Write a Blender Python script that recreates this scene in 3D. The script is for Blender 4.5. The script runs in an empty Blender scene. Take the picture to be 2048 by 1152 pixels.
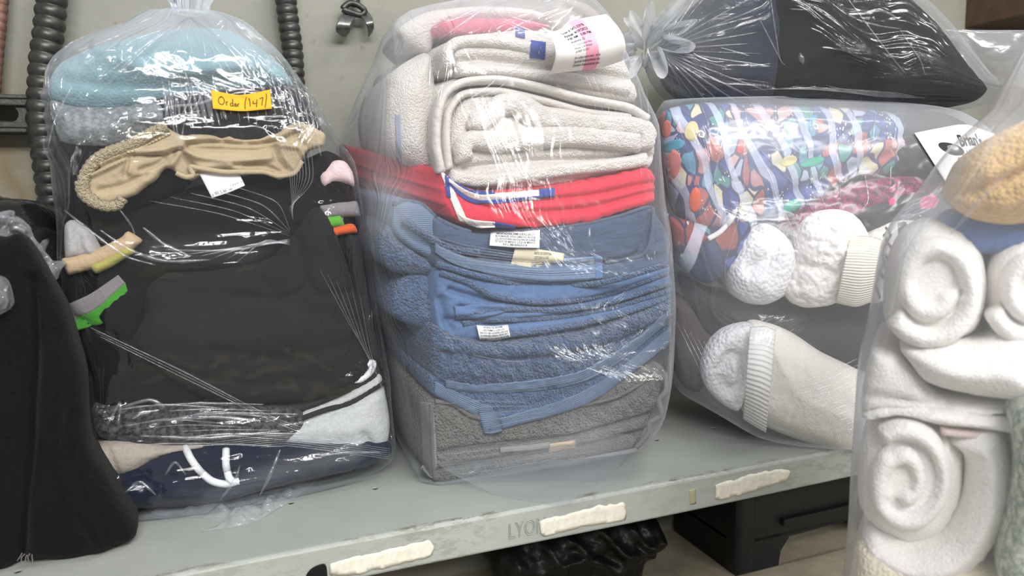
import bpy, bmesh, math, random
import numpy as np
from mathutils import Vector, Matrix
from mathutils.geometry import delaunay_2d_cdt
from mathutils.bvhtree import BVHTree

SC = bpy.context.scene
COL = SC.collection
# ------------------------------------------------------------------ camera
CAM_POS = np.array([0.0, -0.78, 0.38])
YAW, PITCH, ROLL, FPX = math.radians(21.488), math.radians(-7.631), math.radians(-1.0), 1479.0
_f = np.array([math.sin(YAW)*math.cos(PITCH), math.cos(YAW)*math.cos(PITCH), math.sin(PITCH)])
_r = np.array([math.cos(YAW), -math.sin(YAW), 0.0]); _u = np.cross(_r, _f)
CR = math.cos(ROLL)*_r + math.sin(ROLL)*_u
CU = math.cos(ROLL)*_u - math.sin(ROLL)*_r
CF = _f
cd = bpy.data.cameras.new('camera'); cam = bpy.data.objects.new('camera', cd); COL.objects.link(cam)
cd.sensor_width = 36; cd.lens = FPX/2048*36; cd.clip_start = 0.02
cam.matrix_world = Matrix(((CR[0], CU[0], -CF[0], CAM_POS[0]), (CR[1], CU[1], -CF[1], CAM_POS[1]),
                           (CR[2], CU[2], -CF[2], CAM_POS[2]), (0, 0, 0, 1)))
cd.dof.use_dof = True; cd.dof.focus_distance = 0.98; cd.dof.aperture_fstop = 5.0
SC.camera = cam
# ------------------------------------------------------------------ light
w = bpy.data.worlds.new('room_light'); SC.world = w; w.use_nodes = True
w.node_tree.nodes['Background'].inputs[0].default_value = (0.95, 0.98, 1.0, 1)
w.node_tree.nodes['Background'].inputs[1].default_value = 0.40
def area_light(name, loc, target, sx, sy, power, col=(1, .99, .96)):
    l = bpy.data.lights.new(name, 'AREA'); l.shape = 'RECTANGLE'; l.size = sx; l.size_y = sy
    l.energy = power; l.color = col
    o = bpy.data.objects.new(name, l); COL.objects.link(o); o.location = loc
    d = Vector(target)-Vector(loc); o.rotation_euler = d.to_track_quat('-Z', 'Y').to_euler()
    return o
area_light('tube_and_fill_light', (0.55, -1.60, 1.70), (0.5, 0.1, 0.2), 1.3, 0.12, 19)
area_light('tube_and_fill_light', (1.1, -0.45, 1.95), (0.8, 0.2, 0.1), 1.2, 0.08, 14)
area_light('tube_and_fill_light', (-0.05, -1.85, 1.60), (0.5, 0.0, 0.2), 1.2, 0.12, 33)  # unseen fill added to brighten left-facing sides and the near towels
for lx in (-0.7, 0.6, 2.1):  # unseen far row added for film highlights and frontal fill
    area_light('tube_and_fill_light', (lx, -3.9, 2.2), (0.4, 0.1, 0.2), 1.25, 0.14, 34)
SC.view_settings.view_transform = 'Standard'; SC.view_settings.look = 'None'
SC.view_settings.gamma = 1; SC.view_settings.use_curve_mapping = False
SC.view_settings.exposure = 0.0
SC.cycles.transparent_max_bounces = 24
SC.cycles.max_bounces = 8
SC.cycles.caustics_reflective = False; SC.cycles.caustics_refractive = False

# ------------------------------------------------------------------ helpers
def sray(q):
    return CF + CR*((q[0]-1024)/FPX) - CU*((q[1]-576)/FPX)
def srays(Q):
    Q = np.asarray(Q, float)
    return CF[None] + CR[None]*((Q[:, :1]-1024)/FPX) - CU[None]*((Q[:, 1:2]-576)/FPX)
def to_px(P):
    v = np.asarray(P)-CAM_POS; z = v@CF
    return np.stack([1024+FPX*(v@CR)/z, 576-FPX*(v@CU)/z], 1)
class Fr:
    def __init__(s, o, yaw):
        a = math.radians(yaw); s.o = np.array(o, float)
        s.u = np.array([math.cos(a), -math.sin(a), 0]); s.v = np.array([math.sin(a), math.cos(a), 0]); s.w = np.array([0, 0, 1.])
    def px(s, Q, d=0.0):
        D = srays(Q); o = s.o + s.v*d
        t = ((o-CAM_POS)@s.v)/(D@s.v)
        P = CAM_POS + D*t[:, None] - s.o
        return np.stack([P@s.u, P@s.w], 1)
    def W(s, uw, d):
        uw = np.asarray(uw); d = np.broadcast_to(np.asarray(d, float), (len(uw),))
        return s.o + uw[:, :1]*s.u + uw[:, 1:2]*s.w + d[:, None]*s.v
    def P(s, Q, d=0.0): return s.W(s.px(Q, d), d)

def _hash(i, j, k, seed):
    h = (i*374761393 + j*668265263 + k*2147483647 + seed*1274126177) & 0xffffffff
    h = ((h ^ (h >> 13))*1274126177) & 0xffffffff
    return ((h ^ (h >> 16)) & 0xffff)/32767.5 - 1
def vnoise(P, sc, seed=0):
    P = np.asarray(P, float)*np.asarray(sc, float); I = np.floor(P).astype(np.int64); F = P-I; F = F*F*(3-2*F)
    r = 0
    for a in (0, 1):
        for b in (0, 1):
            for c in (0, 1):
                wt = (F[:, 0] if a else 1-F[:, 0])*(F[:, 1] if b else 1-F[:, 1])*(F[:, 2] if c else 1-F[:, 2])
                r = r + wt*_hash(I[:, 0]+a, I[:, 1]+b, I[:, 2]+c, seed)
    return r
def fbm(P, sc, n=3, seed=0):
    r = 0; a = 1.0; sc = np.asarray(sc, float)
    for k in range(n): r = r + a*vnoise(P, sc*2**k, seed+k*17); a *= .5
    return r
def smooth_path(P, closed=False, spacing=6.0, curve=True):
    P = np.asarray(P, float); n = len(P); out = []
    segs = n if closed else n-1
    for i in range(segs):
        p1, p2 = P[i], P[(i+1) % n]
        p0 = P[(i-1) % n] if closed or i > 0 else 2*p1-p2
        p3 = P[(i+2) % n] if closed or i+2 < n else 2*p2-p1
        m = max(1, int(np.linalg.norm(p2-p1)/spacing))
        for k in range(m):
            t = k/m
            if curve:
                m1 = (p2-p0)*.4; m2 = (p3-p1)*.4
                l = np.linalg.norm(p2-p1)
                for mm in (m1, m2):
                    q = np.linalg.norm(mm)
                    if q > l: mm *= l/q
                out.append((2*t**3-3*t*t+1)*p1 + (t**3-2*t*t+t)*m1 + (-2*t**3+3*t*t)*p2 + (t**3-t*t)*m2)
            else: out.append(p1+(p2-p1)*t)
    if not closed: out.append(P[-1])
    return np.array(out)
def resample(P, n):
    P = np.asarray(P, float); L = np.r_[0, np.cumsum(np.linalg.norm(np.diff(P, axis=0), axis=1))]
    t = np.linspace(0, L[-1], n)
    return np.stack([np.interp(t, L, P[:, k]) for k in range(P.shape[1])], 1)
def seg_dist(Q, A, closed=False):
    A = np.asarray(A, float); Bn = np.roll(A, -1, 0) if closed else A[1:]; An = A if closed else A[:-1]
    best = np.full(len(Q), 1e9)
    for s in range(0, len(Q), 3000):
        q = Q[s:s+3000, None]; d = (Bn-An)[None]; t = np.clip(((q-An[None])*d).sum(2)/np.maximum((d*d).sum(2), 1e-12), 0, 1)
        best[s:s+3000] = np.sqrt((((q-An[None])-t[..., None]*d)**2).sum(2)).min(1)
    return best
def inside(Q, A):
    A = np.asarray(A); x, y = Q[:, 0], Q[:, 1]; r = np.zeros(len(Q), bool); j = len(A)-1
    for i in range(len(A)):
        yi, yj = A[i, 1], A[j, 1]
        if yi != yj:
            r ^= ((yi > y) != (yj > y)) & (x < (A[j, 0]-A[i, 0])*(y-yi)/(yj-yi)+A[i, 0])
        j = i
    return r
CACHE = {}
def finish(name, V, Fc, mat, parent=None, uv=None, smooth=True, origin=None, extra=None):
    V = np.asarray(V, float)
    if origin is None:
        lo, hi = V.min(0), V.max(0); origin = np.array([(lo[0]+hi[0])/2, (lo[1]+hi[1])/2, lo[2]])
    me = bpy.data.meshes.new(name)
    me.from_pydata((V-origin).tolist(), [], [tuple(int(i) for i in f) for f in Fc])
    if uv is not None:
        ul = me.uv_layers.new(name='UVMap'); idx = np.empty(len(me.loops), np.int32); me.loops.foreach_get('vertex_index', idx)
        ul.data.foreach_set('uv', np.asarray(uv, np.float32)[idx].ravel())
    if smooth: me.polygons.foreach_set('use_smooth', [True]*len(me.polygons))
    me.materials.append(mat)
    bm = bmesh.new(); bm.from_mesh(me); bmesh.ops.recalc_face_normals(bm, faces=bm.faces); bm.to_mesh(me); bm.free()
    o = bpy.data.objects.new(name, me); COL.objects.link(o)
    CACHE[o.name] = (V, Fc)
    o.location = Vector(origin)
    if parent is not None:
        o.parent = parent; o.location = Vector(origin) - WLOC[parent.name]
    WLOC[o.name] = Vector(origin)
    return o
WLOC = {}
def tag(o, label=None, cat=None, group=None, kind=None):
    for k, v in (('label', label), ('category', cat), ('group', group), ('kind', kind)):
        if v: o[k] = v
    return o
def empty(name, loc):
    o = bpy.data.objects.new(name, None); COL.objects.link(o); o.location = Vector(loc); o.empty_display_size = .02
    WLOC[o.name] = Vector(loc); return o
def bvh(*objs):
    V = []; F = []; n = 0
    for o in objs:
        v, f = CACHE[o.name]; V += [Vector(p) for p in v]; F += [[int(i)+n for i in q] for q in f]; n = len(V)
    return BVHTree.FromPolygons(V, F)
def hits(Q, tree, off=.001, fallback=None, clip=None):
    D = srays(Q); out = []
    for d in D:
        l = np.linalg.norm(d); dv = Vector(d/l); h = tree.ray_cast(Vector(CAM_POS), dv)
        out.append(None if h[0] is None else h[3]-off)
    k = [i for i, a in enumerate(out) if a is not None]
    if k and clip:
        m = np.median([out[i] for i in k]); k = [i for i in k if abs(out[i]-m) < clip] or k
    z = np.interp(range(len(out)), k, [out[i] for i in k]) if k else np.full(len(out), fallback or .9)
    return CAM_POS + D/np.linalg.norm(D, axis=1)[:, None]*z[:, None]

# rounded stuffed-cloth body: front outline given as seen in the frame plane, real depth behind it
def pillow(name, out, F, d0=0., depth=.2, mat=None, rim=.012, bulge=.008, ridges=(), res=.004, skew=(0, 0), taper=.92,
           curve=True, parent=None, noise=0., nsc=60, wob=0., seed=0, brad=.05, slope=(0, 0), nrm_rings=5):
    out = smooth_path(out, True, 5.0, curve)
    B = F.px(out, d0)
    L = np.linalg.norm(np.roll(B, -1, 0)-B, axis=1).sum(); n = max(24, int(L/res))
    B = resample(np.vstack([B, B[:1]]), n+1)[:-1]
    if wob:
        T = np.roll(B, -1, 0)-np.roll(B, 1, 0); N = np.stack([T[:, 1], -T[:, 0]], 1); N /= np.linalg.norm(N, axis=1)[:, None]+1e-9
        k = np.c_[B, np.zeros(len(B))]
        B = B + N*(wob*(fbm(k, 110, 2, seed+5)))[:, None]
    lo, hi = B.min(0), B.max(0)
    gx, gy = np.arange(lo[0], hi[0], res), np.arange(lo[1], hi[1], res*.87)
    G = np.array([(x+(res/2 if j % 2 else 0), y) for j, y in enumerate(gy) for x in gx])
    G = G[inside(G, B)]; G = G[seg_dist(G, B, True) > res*.6] if len(G) else G
    A = np.vstack([B, G]) if len(G) else B
    r = delaunay_2d_cdt([Vector(p) for p in A], [(i, (i+1) % n) for i in range(n)], [], 1, 1e-7)
    A = np.array([tuple(v) for v in r[0]]); T = [tuple(f) for f in r[2]]
    # boundary indices in output
    orig = r[3]; bi = [None]*n
    for vi, os_ in enumerate(orig):
        for k in os_:
            if k < n: bi[k] = vi
    bi = [b for b in bi if b is not None]
    dist = seg_dist(A, B, True)
    a = np.clip(dist/rim, 0, 1); prof = np.sqrt(np.maximum(0, 1-(1-a)**2))
    d = d0 + rim*(1-prof) - bulge*(1-np.exp(-np.maximum(dist-rim*.4, 0)/brad))
    c = A.mean(0); d = d + slope[0]*(A[:, 0]-c[0]) + slope[1]*(A[:, 1]-c[1])
    W = F.W(A, d); PX = to_px(W)
    for (line, wpx, h) in ridges:
        q = seg_dist(PX, smooth_path(line, False, 8)); d = d - h*np.exp(-(q/wpx)**2)*prof
    if noise: d = d - noise*fbm(np.c_[A, np.zeros(len(A))], nsc, 3, seed)*prof
    W = F.W(A, d)
    V = [W]; Fc = list(T); uv = [A]
    prev = list(bi); nb = len(bi); base = A[bi]; dr = d[bi]; cnt = len(A); cen = base.mean(0)
    for k in range(1, nrm_rings+1):
        s = k/nrm_rings; sc = 1-(1-taper)*s*s
        if k == nrm_rings: sc *= .97
        R = cen+(base-cen)*sc + np.array(skew)*s
        if noise: R = R + .6*noise*vnoise(np.c_[R, np.full(nb, s*depth)], nsc*.7, seed+3)[:, None]
        V.append(F.W(R, dr+depth*s)); uv.append(base+np.array([0, s*depth]))
        cur = list(range(cnt, cnt+nb)); cnt += nb
        for i in range(nb):
            j = (i+1) % nb; Fc.append((prev[i], prev[j], cur[j], cur[i]))
        prev = cur
    Fc.append(tuple(reversed(prev)))
    return finish(name, np.vstack(V), Fc, mat, parent, np.vstack(uv))
def band_outline(path, th):
    P = smooth_path(path, False, 6); T = np.gradient(P, axis=0); N = np.stack([T[:, 1], -T[:, 0]], 1); N /= np.linalg.norm(N, axis=1)[:, None]+1e-9
    th = np.interp(np.linspace(0, 1, len(P)), np.linspace(0, 1, len(th)), th) if np.ndim(th) else np.full(len(P), th)
    a, b = P+N*th[:, None]/2, P-N*th[:, None]/2
    return np.vstack([a[::2], b[::-1][::2]])
def strip(name, path, th, F, d0, depth, mat, parent=None, res=.003, rim=None, **k):
    t = np.min(th) if np.ndim(th) else th
    rim = rim or t*.42*.0006
    return pillow(name, band_outline(path, th), F, d0, depth, mat, rim=rim, bulge=0, res=res, parent=parent, **k)
# thin sheet between two edge curves (pixels), laid at a depth function or on a surface
def sheet(name, top, bot, mat, F=None, d=0., on=None, off=.0015, thick=.0012, ns=40, nt=8, parent=None, warp=None, curve=True, lift=None):
    A = resample(smooth_path(top, False, 3, curve), ns+1); Bq = resample(smooth_path(bot, False, 3, curve), ns+1)
    S = np.linspace(0, 1, ns+1); Tt = np.linspace(0, 1, nt+1)
    Q = np.array([A[i]*(1-t)+Bq[i]*t for t in Tt for i in range(ns+1)])
    ss = np.tile(S, nt+1); tt = np.repeat(Tt, ns+1)
    if warp is not None: Q = Q+warp(ss, tt)
    if on is not None: P = hits(Q, on, off)
    else:
        P = CAM_POS*1
        dd = d(ss, tt) if callable(d) else np.full(len(Q), d)
        D = srays(Q); o = F.o[None]+F.v[None]*dd[:, None]
        t = ((o-CAM_POS)@F.v)/(D@F.v); P = CAM_POS + D*t[:, None]
    if lift is not None:
        D = srays(Q); D /= np.linalg.norm(D, axis=1)[:, None]; P = P - D*lift(ss, tt)[:, None]
    Gd = P.reshape(nt+1, ns+1, 3)
    dt = np.gradient(Gd, axis=0); ds = np.gradient(Gd, axis=1); N = np.cross(ds, dt); N /= np.linalg.norm(N, axis=2)[..., None]+1e-12
    s = np.sign((N*(CAM_POS-Gd)).sum(2)); N *= s[..., None]
    back = Gd - N*thick
    w_, m = ns+1, (ns+1)*(nt+1)
    V = np.vstack([Gd.reshape(-1, 3), back.reshape(-1, 3)]); Fc = []
    for j in range(nt):
        for i in range(ns):
            q = (j*w_+i, j*w_+i+1, (j+1)*w_+i+1, (j+1)*w_+i); Fc.append(q); Fc.append(tuple(m+x for x in reversed(q)))
    ring = [i for i in range(w_)]+[j*w_+ns for j in range(1, nt+1)]+[nt*w_+i for i in range(ns-1, -1, -1)]+[j*w_ for j in range(nt-1, 0, -1)]
    for a, b in zip(ring, ring[1:]+ring[:1]): Fc.append((a, b, b+m, a+m))
    su = np.r_[0, np.cumsum(np.linalg.norm(np.diff(Gd[nt//2], axis=0), axis=1))]; tv = np.r_[0, np.cumsum(np.linalg.norm(np.diff(Gd[:, ns//2], axis=0), axis=1))]
    uv = np.stack([np.tile(su, nt+1), np.repeat(tv, ns+1)], 1)
    o = finish(name, V, Fc, mat, parent, np.vstack([uv, uv]))
    o_fn = (Gd, N)
    SHEETS[o.name] = o_fn
    return o
SHEETS = {}
def sheet_at(o, s, t, off):
    G, N = SHEETS[o.name]; nt, ns = G.shape[0]-1, G.shape[1]-1
    x = np.clip(np.asarray(s), 0, 1)*ns; y = np.clip(np.asarray(t), 0, 1)*nt
    i = np.minimum(x.astype(int), ns-1); j = np.minimum(y.astype(int), nt-1); fx = (x-i)[:, None]; fy = (y-j)[:, None]
    L = lambda M: (M[j, i]*(1-fx)+M[j, i+1]*fx)*(1-fy)+(M[j+1, i]*(1-fx)+M[j+1, i+1]*fx)*fy
    return L(G)+L(N)*off
def text_verts(txt, bold=0., width=None):
    cu = bpy.data.curves.new('t', 'FONT'); cu.body = txt; cu.offset = bold; cu.resolution_u = 2; cu.size = 1
    ob = bpy.data.objects.new('t', cu); COL.objects.link(ob)
    dg = bpy.context.evaluated_depsgraph_get(); me = bpy.data.meshes.new_from_object(ob.evaluated_get(dg))
    V = np.array([tuple(v.co) for v in me.vertices]).reshape(-1, 3); F = [tuple(p.vertices) for p in me.polygons]
    bpy.data.objects.remove(ob); bpy.data.curves.remove(cu); bpy.data.meshes.remove(me)
    return V, F
# lines: (text, s0, t_base, height_t, width_s or None, bold) in sheet coordinates; rot 180 turns the print upside down
def print_on(o, lines, mat, aspect, name='printed_text', flip=False, off=.0004, slope=0., bend=None):
    VV = []; FF = []; n = 0
    for (txt, s0, t0, h, ws, bold) in lines:
        V, F = text_verts(txt, bold)
        if not len(V): continue
        wd = V[:, 0].max()-V[:, 0].min()
        k = ws/wd if ws else h/aspect
        s = s0+(V[:, 0]-V[:, 0].min())*k; t = t0-V[:, 1]*h/.72 - slope*(s-s0)
        if flip: s, t = 1-s, 1-t
        P = sheet_at(o, s, t, off)
        VV.append(P); FF += [tuple(i+n for i in f) for f in F]; n += len(P)
    return finish(name, np.vstack(VV), FF, mat, o, smooth=False)
def tube(name, P, r, mat, parent=None, nseg=8, closed=False, rfun=None):
    P = np.asarray(P, float); n = len(P)
    T = np.gradient(P, axis=0); T /= np.linalg.norm(T, axis=1)[:, None]+1e-12
    up = np.array([0, 0, 1.]); V = []
    a0 = np.cross(T[0], up); a0 = a0 if np.linalg.norm(a0) > 1e-3 else np.array([1., 0, 0])
    for i in range(n):
        a0 = a0-T[i]*(a0@T[i]); a0 /= np.linalg.norm(a0); b = np.cross(T[i], a0)
        rr = rfun(i) if rfun else r
        for k in range(nseg):
            th = 2*math.pi*k/nseg; V.append(P[i]+rr*(math.cos(th)*a0+math.sin(th)*b))
    Fc = [(i*nseg+k, i*nseg+(k+1) % nseg, (i+1)*nseg+(k+1) % nseg, (i+1)*nseg+k) for i in range(n-1) for k in range(nseg)]
    Fc += [tuple(range(nseg))[::-1], tuple((n-1)*nseg+k for k in range(nseg))]
    L = np.r_[0, np.cumsum(np.linalg.norm(np.diff(P, axis=0), axis=1))]
    uv = np.stack([np.repeat(L, nseg), np.tile(np.arange(nseg)/nseg, n)], 1)
    return finish(name, V, Fc, mat, parent, uv)
def box(name, lo, hi, mat, parent=None, bevel=.002, seg=2, origin=None):
    bm = bmesh.new(); bmesh.ops.create_cube(bm, size=1)
    lo, hi = np.array(lo, float), np.array(hi, float)
    for v in bm.verts: v.co = Vector((lo+hi)/2 + np.array(v.co)*(hi-lo))
    if bevel: bmesh.ops.bevel(bm, geom=bm.edges[:], offset=bevel, segments=seg, affect='EDGES', profile=.5)
    bm.verts.ensure_lookup_table()
    V = [tuple(v.co) for v in bm.verts]; F = [tuple(v.index for v in f.verts) for f in bm.faces]; bm.free()
    return finish(name, V, F, mat, parent, smooth=False, origin=origin)
# ------------------------------------------------------------------ materials
def srgb(*c):
    f = lambda x: (x/12.92 if x <= .04045 else ((x+.055)/1.055)**2.4)
    return tuple(f(v/255) for v in c)+(1,)
class NT:
    def __init__(s, name):
        s.m = bpy.data.materials.new(name); s.m.use_nodes = True; s.t = s.m.node_tree; s.t.nodes.clear()
        s.out = s.n('ShaderNodeOutputMaterial')
    def n(s, typ, **k):
        x = s.t.nodes.new(typ)
        for a, b in k.items(): setattr(x, a, b)
        return x
    def l(s, a, b): s.t.links.new(a, b)
    def coord(s, kind='Object', scale=(1, 1, 1), rot=(0, 0, 0)):
        tc = s.n('ShaderNodeTexCoord'); mp = s.n('ShaderNodeMapping')
        mp.inputs['Scale'].default_value = scale; mp.inputs['Rotation'].default_value = rot
        s.l(tc.outputs[kind], mp.inputs[0]); return mp.outputs[0]
    def noise(s, vec, sc, det=3, rough=.5, dist=0.):
        x = s.n('ShaderNodeTexNoise'); x.inputs['Scale'].default_value = sc; x.inputs['Detail'].default_value = det
        x.inputs['Roughness'].default_value = rough; x.inputs['Distortion'].default_value = dist; s.l(vec, x.inputs['Vector']); return x.outputs['Fac']
    def vor(s, vec, sc, feat='F1', out='Distance'):
        x = s.n('ShaderNodeTexVoronoi', feature=feat); x.inputs['Scale'].default_value = sc; s.l(vec, x.inputs['Vector']); return x.outputs[out]
    def ramp(s, fac, stops, interp='LINEAR'):
        x = s.n('ShaderNodeValToRGB'); e = x.color_ramp.elements; x.color_ramp.interpolation = interp
        while len(e) < len(stops): e.new(.5)
        for i, (p, c) in enumerate(stops): e[i].position = p; e[i].color = c if len(c) == 4 else tuple(c)+(1,)
        s.l(fac, x.inputs[0]); return x.outputs[0]
    def math(s, op, a, b=None, c=None, clamp=False):
        x = s.n('ShaderNodeMath', operation=op, use_clamp=clamp)
        for i, v in enumerate((a, b, c)):
            if v is None: continue
            if isinstance(v, (int, float)): x.inputs[i].default_value = v
            else: s.l(v, x.inputs[i])
        return x.outputs[0]
    def mix(s, fac, a, b, blend='MIX'):
        x = s.n('ShaderNodeMix', data_type='RGBA', blend_type=blend)
        for i, v in ((0, fac), (6, a), (7, b)):
            if isinstance(v, (int, float, tuple)): x.inputs[i].default_value = v
            else: s.l(v, x.inputs[i])
        return x.outputs[2]
    def bump(s, h, strength=.5, dist=.002, normal=None):
        x = s.n('ShaderNodeBump'); x.inputs['Strength'].default_value = strength; x.inputs['Distance'].default_value = dist
        s.l(h, x.inputs['Height'])
        if normal is not None: s.l(normal, x.inputs['Normal'])
        return x.outputs[0]
    def bsdf(s, col, rough=.9, normal=None, sheen=0., metal=0., spec=.3, **k):
        p = s.n('ShaderNodeBsdfPrincipled')
        for nm, v in (('Base Color', col), ('Roughness', rough), ('Metallic', metal)):
            if isinstance(v, (int, float, tuple)): p.inputs[nm].default_value = v
            else: s.l(v, p.inputs[nm])
        p.inputs['Specular IOR Level'].default_value = spec
        if sheen: p.inputs['Sheen Weight'].default_value = sheen; p.inputs['Sheen Roughness'].default_value = .5
        if normal is not None: s.l(normal, p.inputs['Normal'])
        return p
    def done(s, sh): s.l(sh if not hasattr(sh, 'outputs') else sh.outputs[0], s.out.inputs[0]); return s.m
MATS = {}
def terry(name, c, loop=420., strength=.8, dist=.004, var=.18, sheen=.25, c2=None):
    t = NT(name); v = t.coord()
    h1 = t.vor(v, loop); n = t.noise(v, loop*.35, 4, .6); h = t.math('ADD', t.math('MULTIPLY', h1, -1.0), t.math('MULTIPLY', n, 1.1))
    big = t.noise(v, 30, 3)
    lo = tuple(x*(1-var) for x in c[:3])+(1,); hi = tuple(min(1, x*(1+var)) for x in c[:3])+(1,)
    col = t.ramp(t.noise(v, loop*.6, 3, .6), [(.3, lo), (.7, hi)])
    if c2: col = t.mix(t.math('MULTIPLY', big, .6), col, c2)
    return t.done(t.bsdf(col, 1., t.bump(h, strength, dist), sheen, spec=.1))
def knit(name, c, scale=1400., strength=.35, var=.12, sheen=.12, c2=None, wr=.25, dirn=(1, 1, 1)):
    t = NT(name); v = t.coord('Object', dirn)
    h = t.noise(v, scale, 2); w = t.noise(v, 45, 4, .55, .6)
    lo = tuple(x*(1-var) for x in c[:3])+(1,); hi = tuple(min(1, x*(1+var)) for x in c[:3])+(1,)
    col = t.ramp(t.noise(v, scale*.5, 3, .7), [(.3, lo), (.7, hi)])
    if c2: col = t.mix(t.ramp(t.noise(v, 160, 4, .7), [(.42, (0, 0, 0)), (.6, (1, 1, 1))]), col, c2)
    b = t.bump(w, wr, .012); b = t.bump(h, strength, .0012, b)
    return t.done(t.bsdf(col, .95, b, sheen, spec=.15))
def ribbed(name, c, pitch=.0022, axis='Y', strength=.8, var=.15, wav=1.5):
    t = NT(name); v = t.coord('UV'); x = t.n('ShaderNodeTexWave', wave_type='BANDS', bands_direction=axis)
    x.inputs['Scale'].default_value = .314/pitch; x.inputs['Distortion'].default_value = wav; x.inputs['Detail'].default_value = 2
    x.inputs['Detail Scale'].default_value = 1.2
    t.l(v, x.inputs[0]); fine = t.noise(t.coord(), 1500, 2)
    lo = tuple(k*(1-var) for k in c[:3])+(1,); hi = tuple(min(1, k*(1+var)) for k in c[:3])+(1,)
    col = t.ramp(fine, [(.3, lo), (.7, hi)])
    b = t.bump(x.outputs[1], strength, .0015); b = t.bump(fine, .3, .001, b)
    return t.done(t.bsdf(col, .95, b, .15, spec=.15))
def plain(name, c, rough=.6, metal=0., spec=.3, bump=0., bs=200, var=0.):
    t = NT(name); v = t.coord(); col = c
    if var:
        col = t.ramp(t.noise(v, bs, 4, .65), [(.3, tuple(x*(1-var) for x in c[:3])+(1,)), (.7, tuple(min(1, x*(1+var)) for x in c[:3])+(1,))])
    return t.done(t.bsdf(col, rough, t.bump(t.noise(v, bs, 3), bump, .002) if bump else None, metal=metal, spec=spec))
# thin clear polyethylene: mostly see-through, glossy by Fresnel, faintly milky
def plastic(name, milky=.07, edge=.35, streak=(70, 70, 5), strength=.5, crumple=.4, tint=(.96, .97, 1, 1), rough=.10, fres=1.45, kind='UV', white=(.86, .88, .92, 1), boost=1.0, csc=26.):
    t = NT(name); v = t.coord(kind, streak); o = t.coord('Object')
    s = t.noise(v, 1.0, 3, .55, .3); s = t.math('ABSOLUTE', t.math('SUBTRACT', s, .5))
    c = t.noise(o, csc, 1.5, .4, 1.0)
    b = t.bump(s, strength, .012); b = t.bump(c, crumple, .016, b)
    gl = t.n('ShaderNodeBsdfGlossy'); gl.inputs['Roughness'].default_value = rough; t.l(b, gl.inputs['Normal'])
    tr = t.n('ShaderNodeBsdfTransparent'); tr.inputs[0].default_value = tint
    df = t.n('ShaderNodeBsdfDiffuse'); df.inputs[0].default_value = white; t.l(b, df.inputs['Normal'])
    tl = t.n('ShaderNodeBsdfTranslucent'); tl.inputs[0].default_value = white
    mk = t.n('ShaderNodeMixShader'); mk.inputs[0].default_value = .4; t.l(df.outputs[0], mk.inputs[1]); t.l(tl.outputs[0], mk.inputs[2])
    lw = t.n('ShaderNodeLayerWeight'); lw.inputs['Blend'].default_value = .5
    f = t.math('POWER', lw.outputs['Facing'], 2.6); mf = t.math('ADD', milky, t.math('MULTIPLY', f, edge))
    at = t.n('ShaderNodeAttribute', attribute_name='gather_and_haze'); mf = t.math('ADD', mf, at.outputs['Fac']); cl = t.noise(o, 9, 3); mf = t.math('MULTIPLY', mf, t.math('ADD', .55, t.math('MULTIPLY', cl, .9)), clamp=True)  # attribute holds knot gathering plus painted haze
    m1 = t.n('ShaderNodeMixShader'); t.l(mf, m1.inputs[0]); t.l(tr.outputs[0], m1.inputs[1]); t.l(mk.outputs[0], m1.inputs[2])
    f0 = ((fres-1)/(fres+1))**2*1.7
    ff = t.math('MULTIPLY', t.math('ADD', f0, t.math('MULTIPLY', t.math('POWER', lw.outputs['Facing'], 5.), .75)), boost, clamp=True)
    m2 = t.n('ShaderNodeMixShader'); t.l(ff, m2.inputs[0]); t.l(m1.outputs[0], m2.inputs[1]); t.l(gl.outputs[0], m2.inputs[2])
    return t.done(m2)

M = {}
M['paint_wall'] = None
def wall_mat():
    t = NT('wall_paint'); v = t.coord()
    col = t.ramp(t.noise(v, 3.5, 5, .6), [(.3, srgb(126, 125, 115)), (.7, srgb(145, 144, 134))])
    spots = t.ramp(t.noise(v, 45, 3, .5), [(.68, (0, 0, 0)), (.74, (1, 1, 1))])
    col = t.mix(t.math('MULTIPLY', spots, .5), col, srgb(105, 100, 88))
    sp = t.n('ShaderNodeSeparateXYZ'); t.l(v, sp.inputs[0])
    # old brown water stain running down the wall behind the rail
    nx = t.noise(v, 9, 4, .6)
    dx = t.math('ABSOLUTE', t.math('ADD', t.math('SUBTRACT', sp.outputs[0], -1.17), t.math('MULTIPLY', t.math('SUBTRACT', nx, .5), .12)))
    sx = t.math('SUBTRACT', 1.0, t.math('MULTIPLY', dx, 20.), clamp=True)
    sz = t.math('MULTIPLY', t.math('SUBTRACT', .94, sp.outputs[2]), 9., clamp=True)
    col = t.mix(t.math('MULTIPLY', t.math('MULTIPLY', sx, sz), .75), col, srgb(112, 92, 52))
    return t.done(t.bsdf(col, .55, t.bump(t.noise(v, 60, 4), .15, .004), spec=.3))
M['wall'] = wall_mat()
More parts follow.
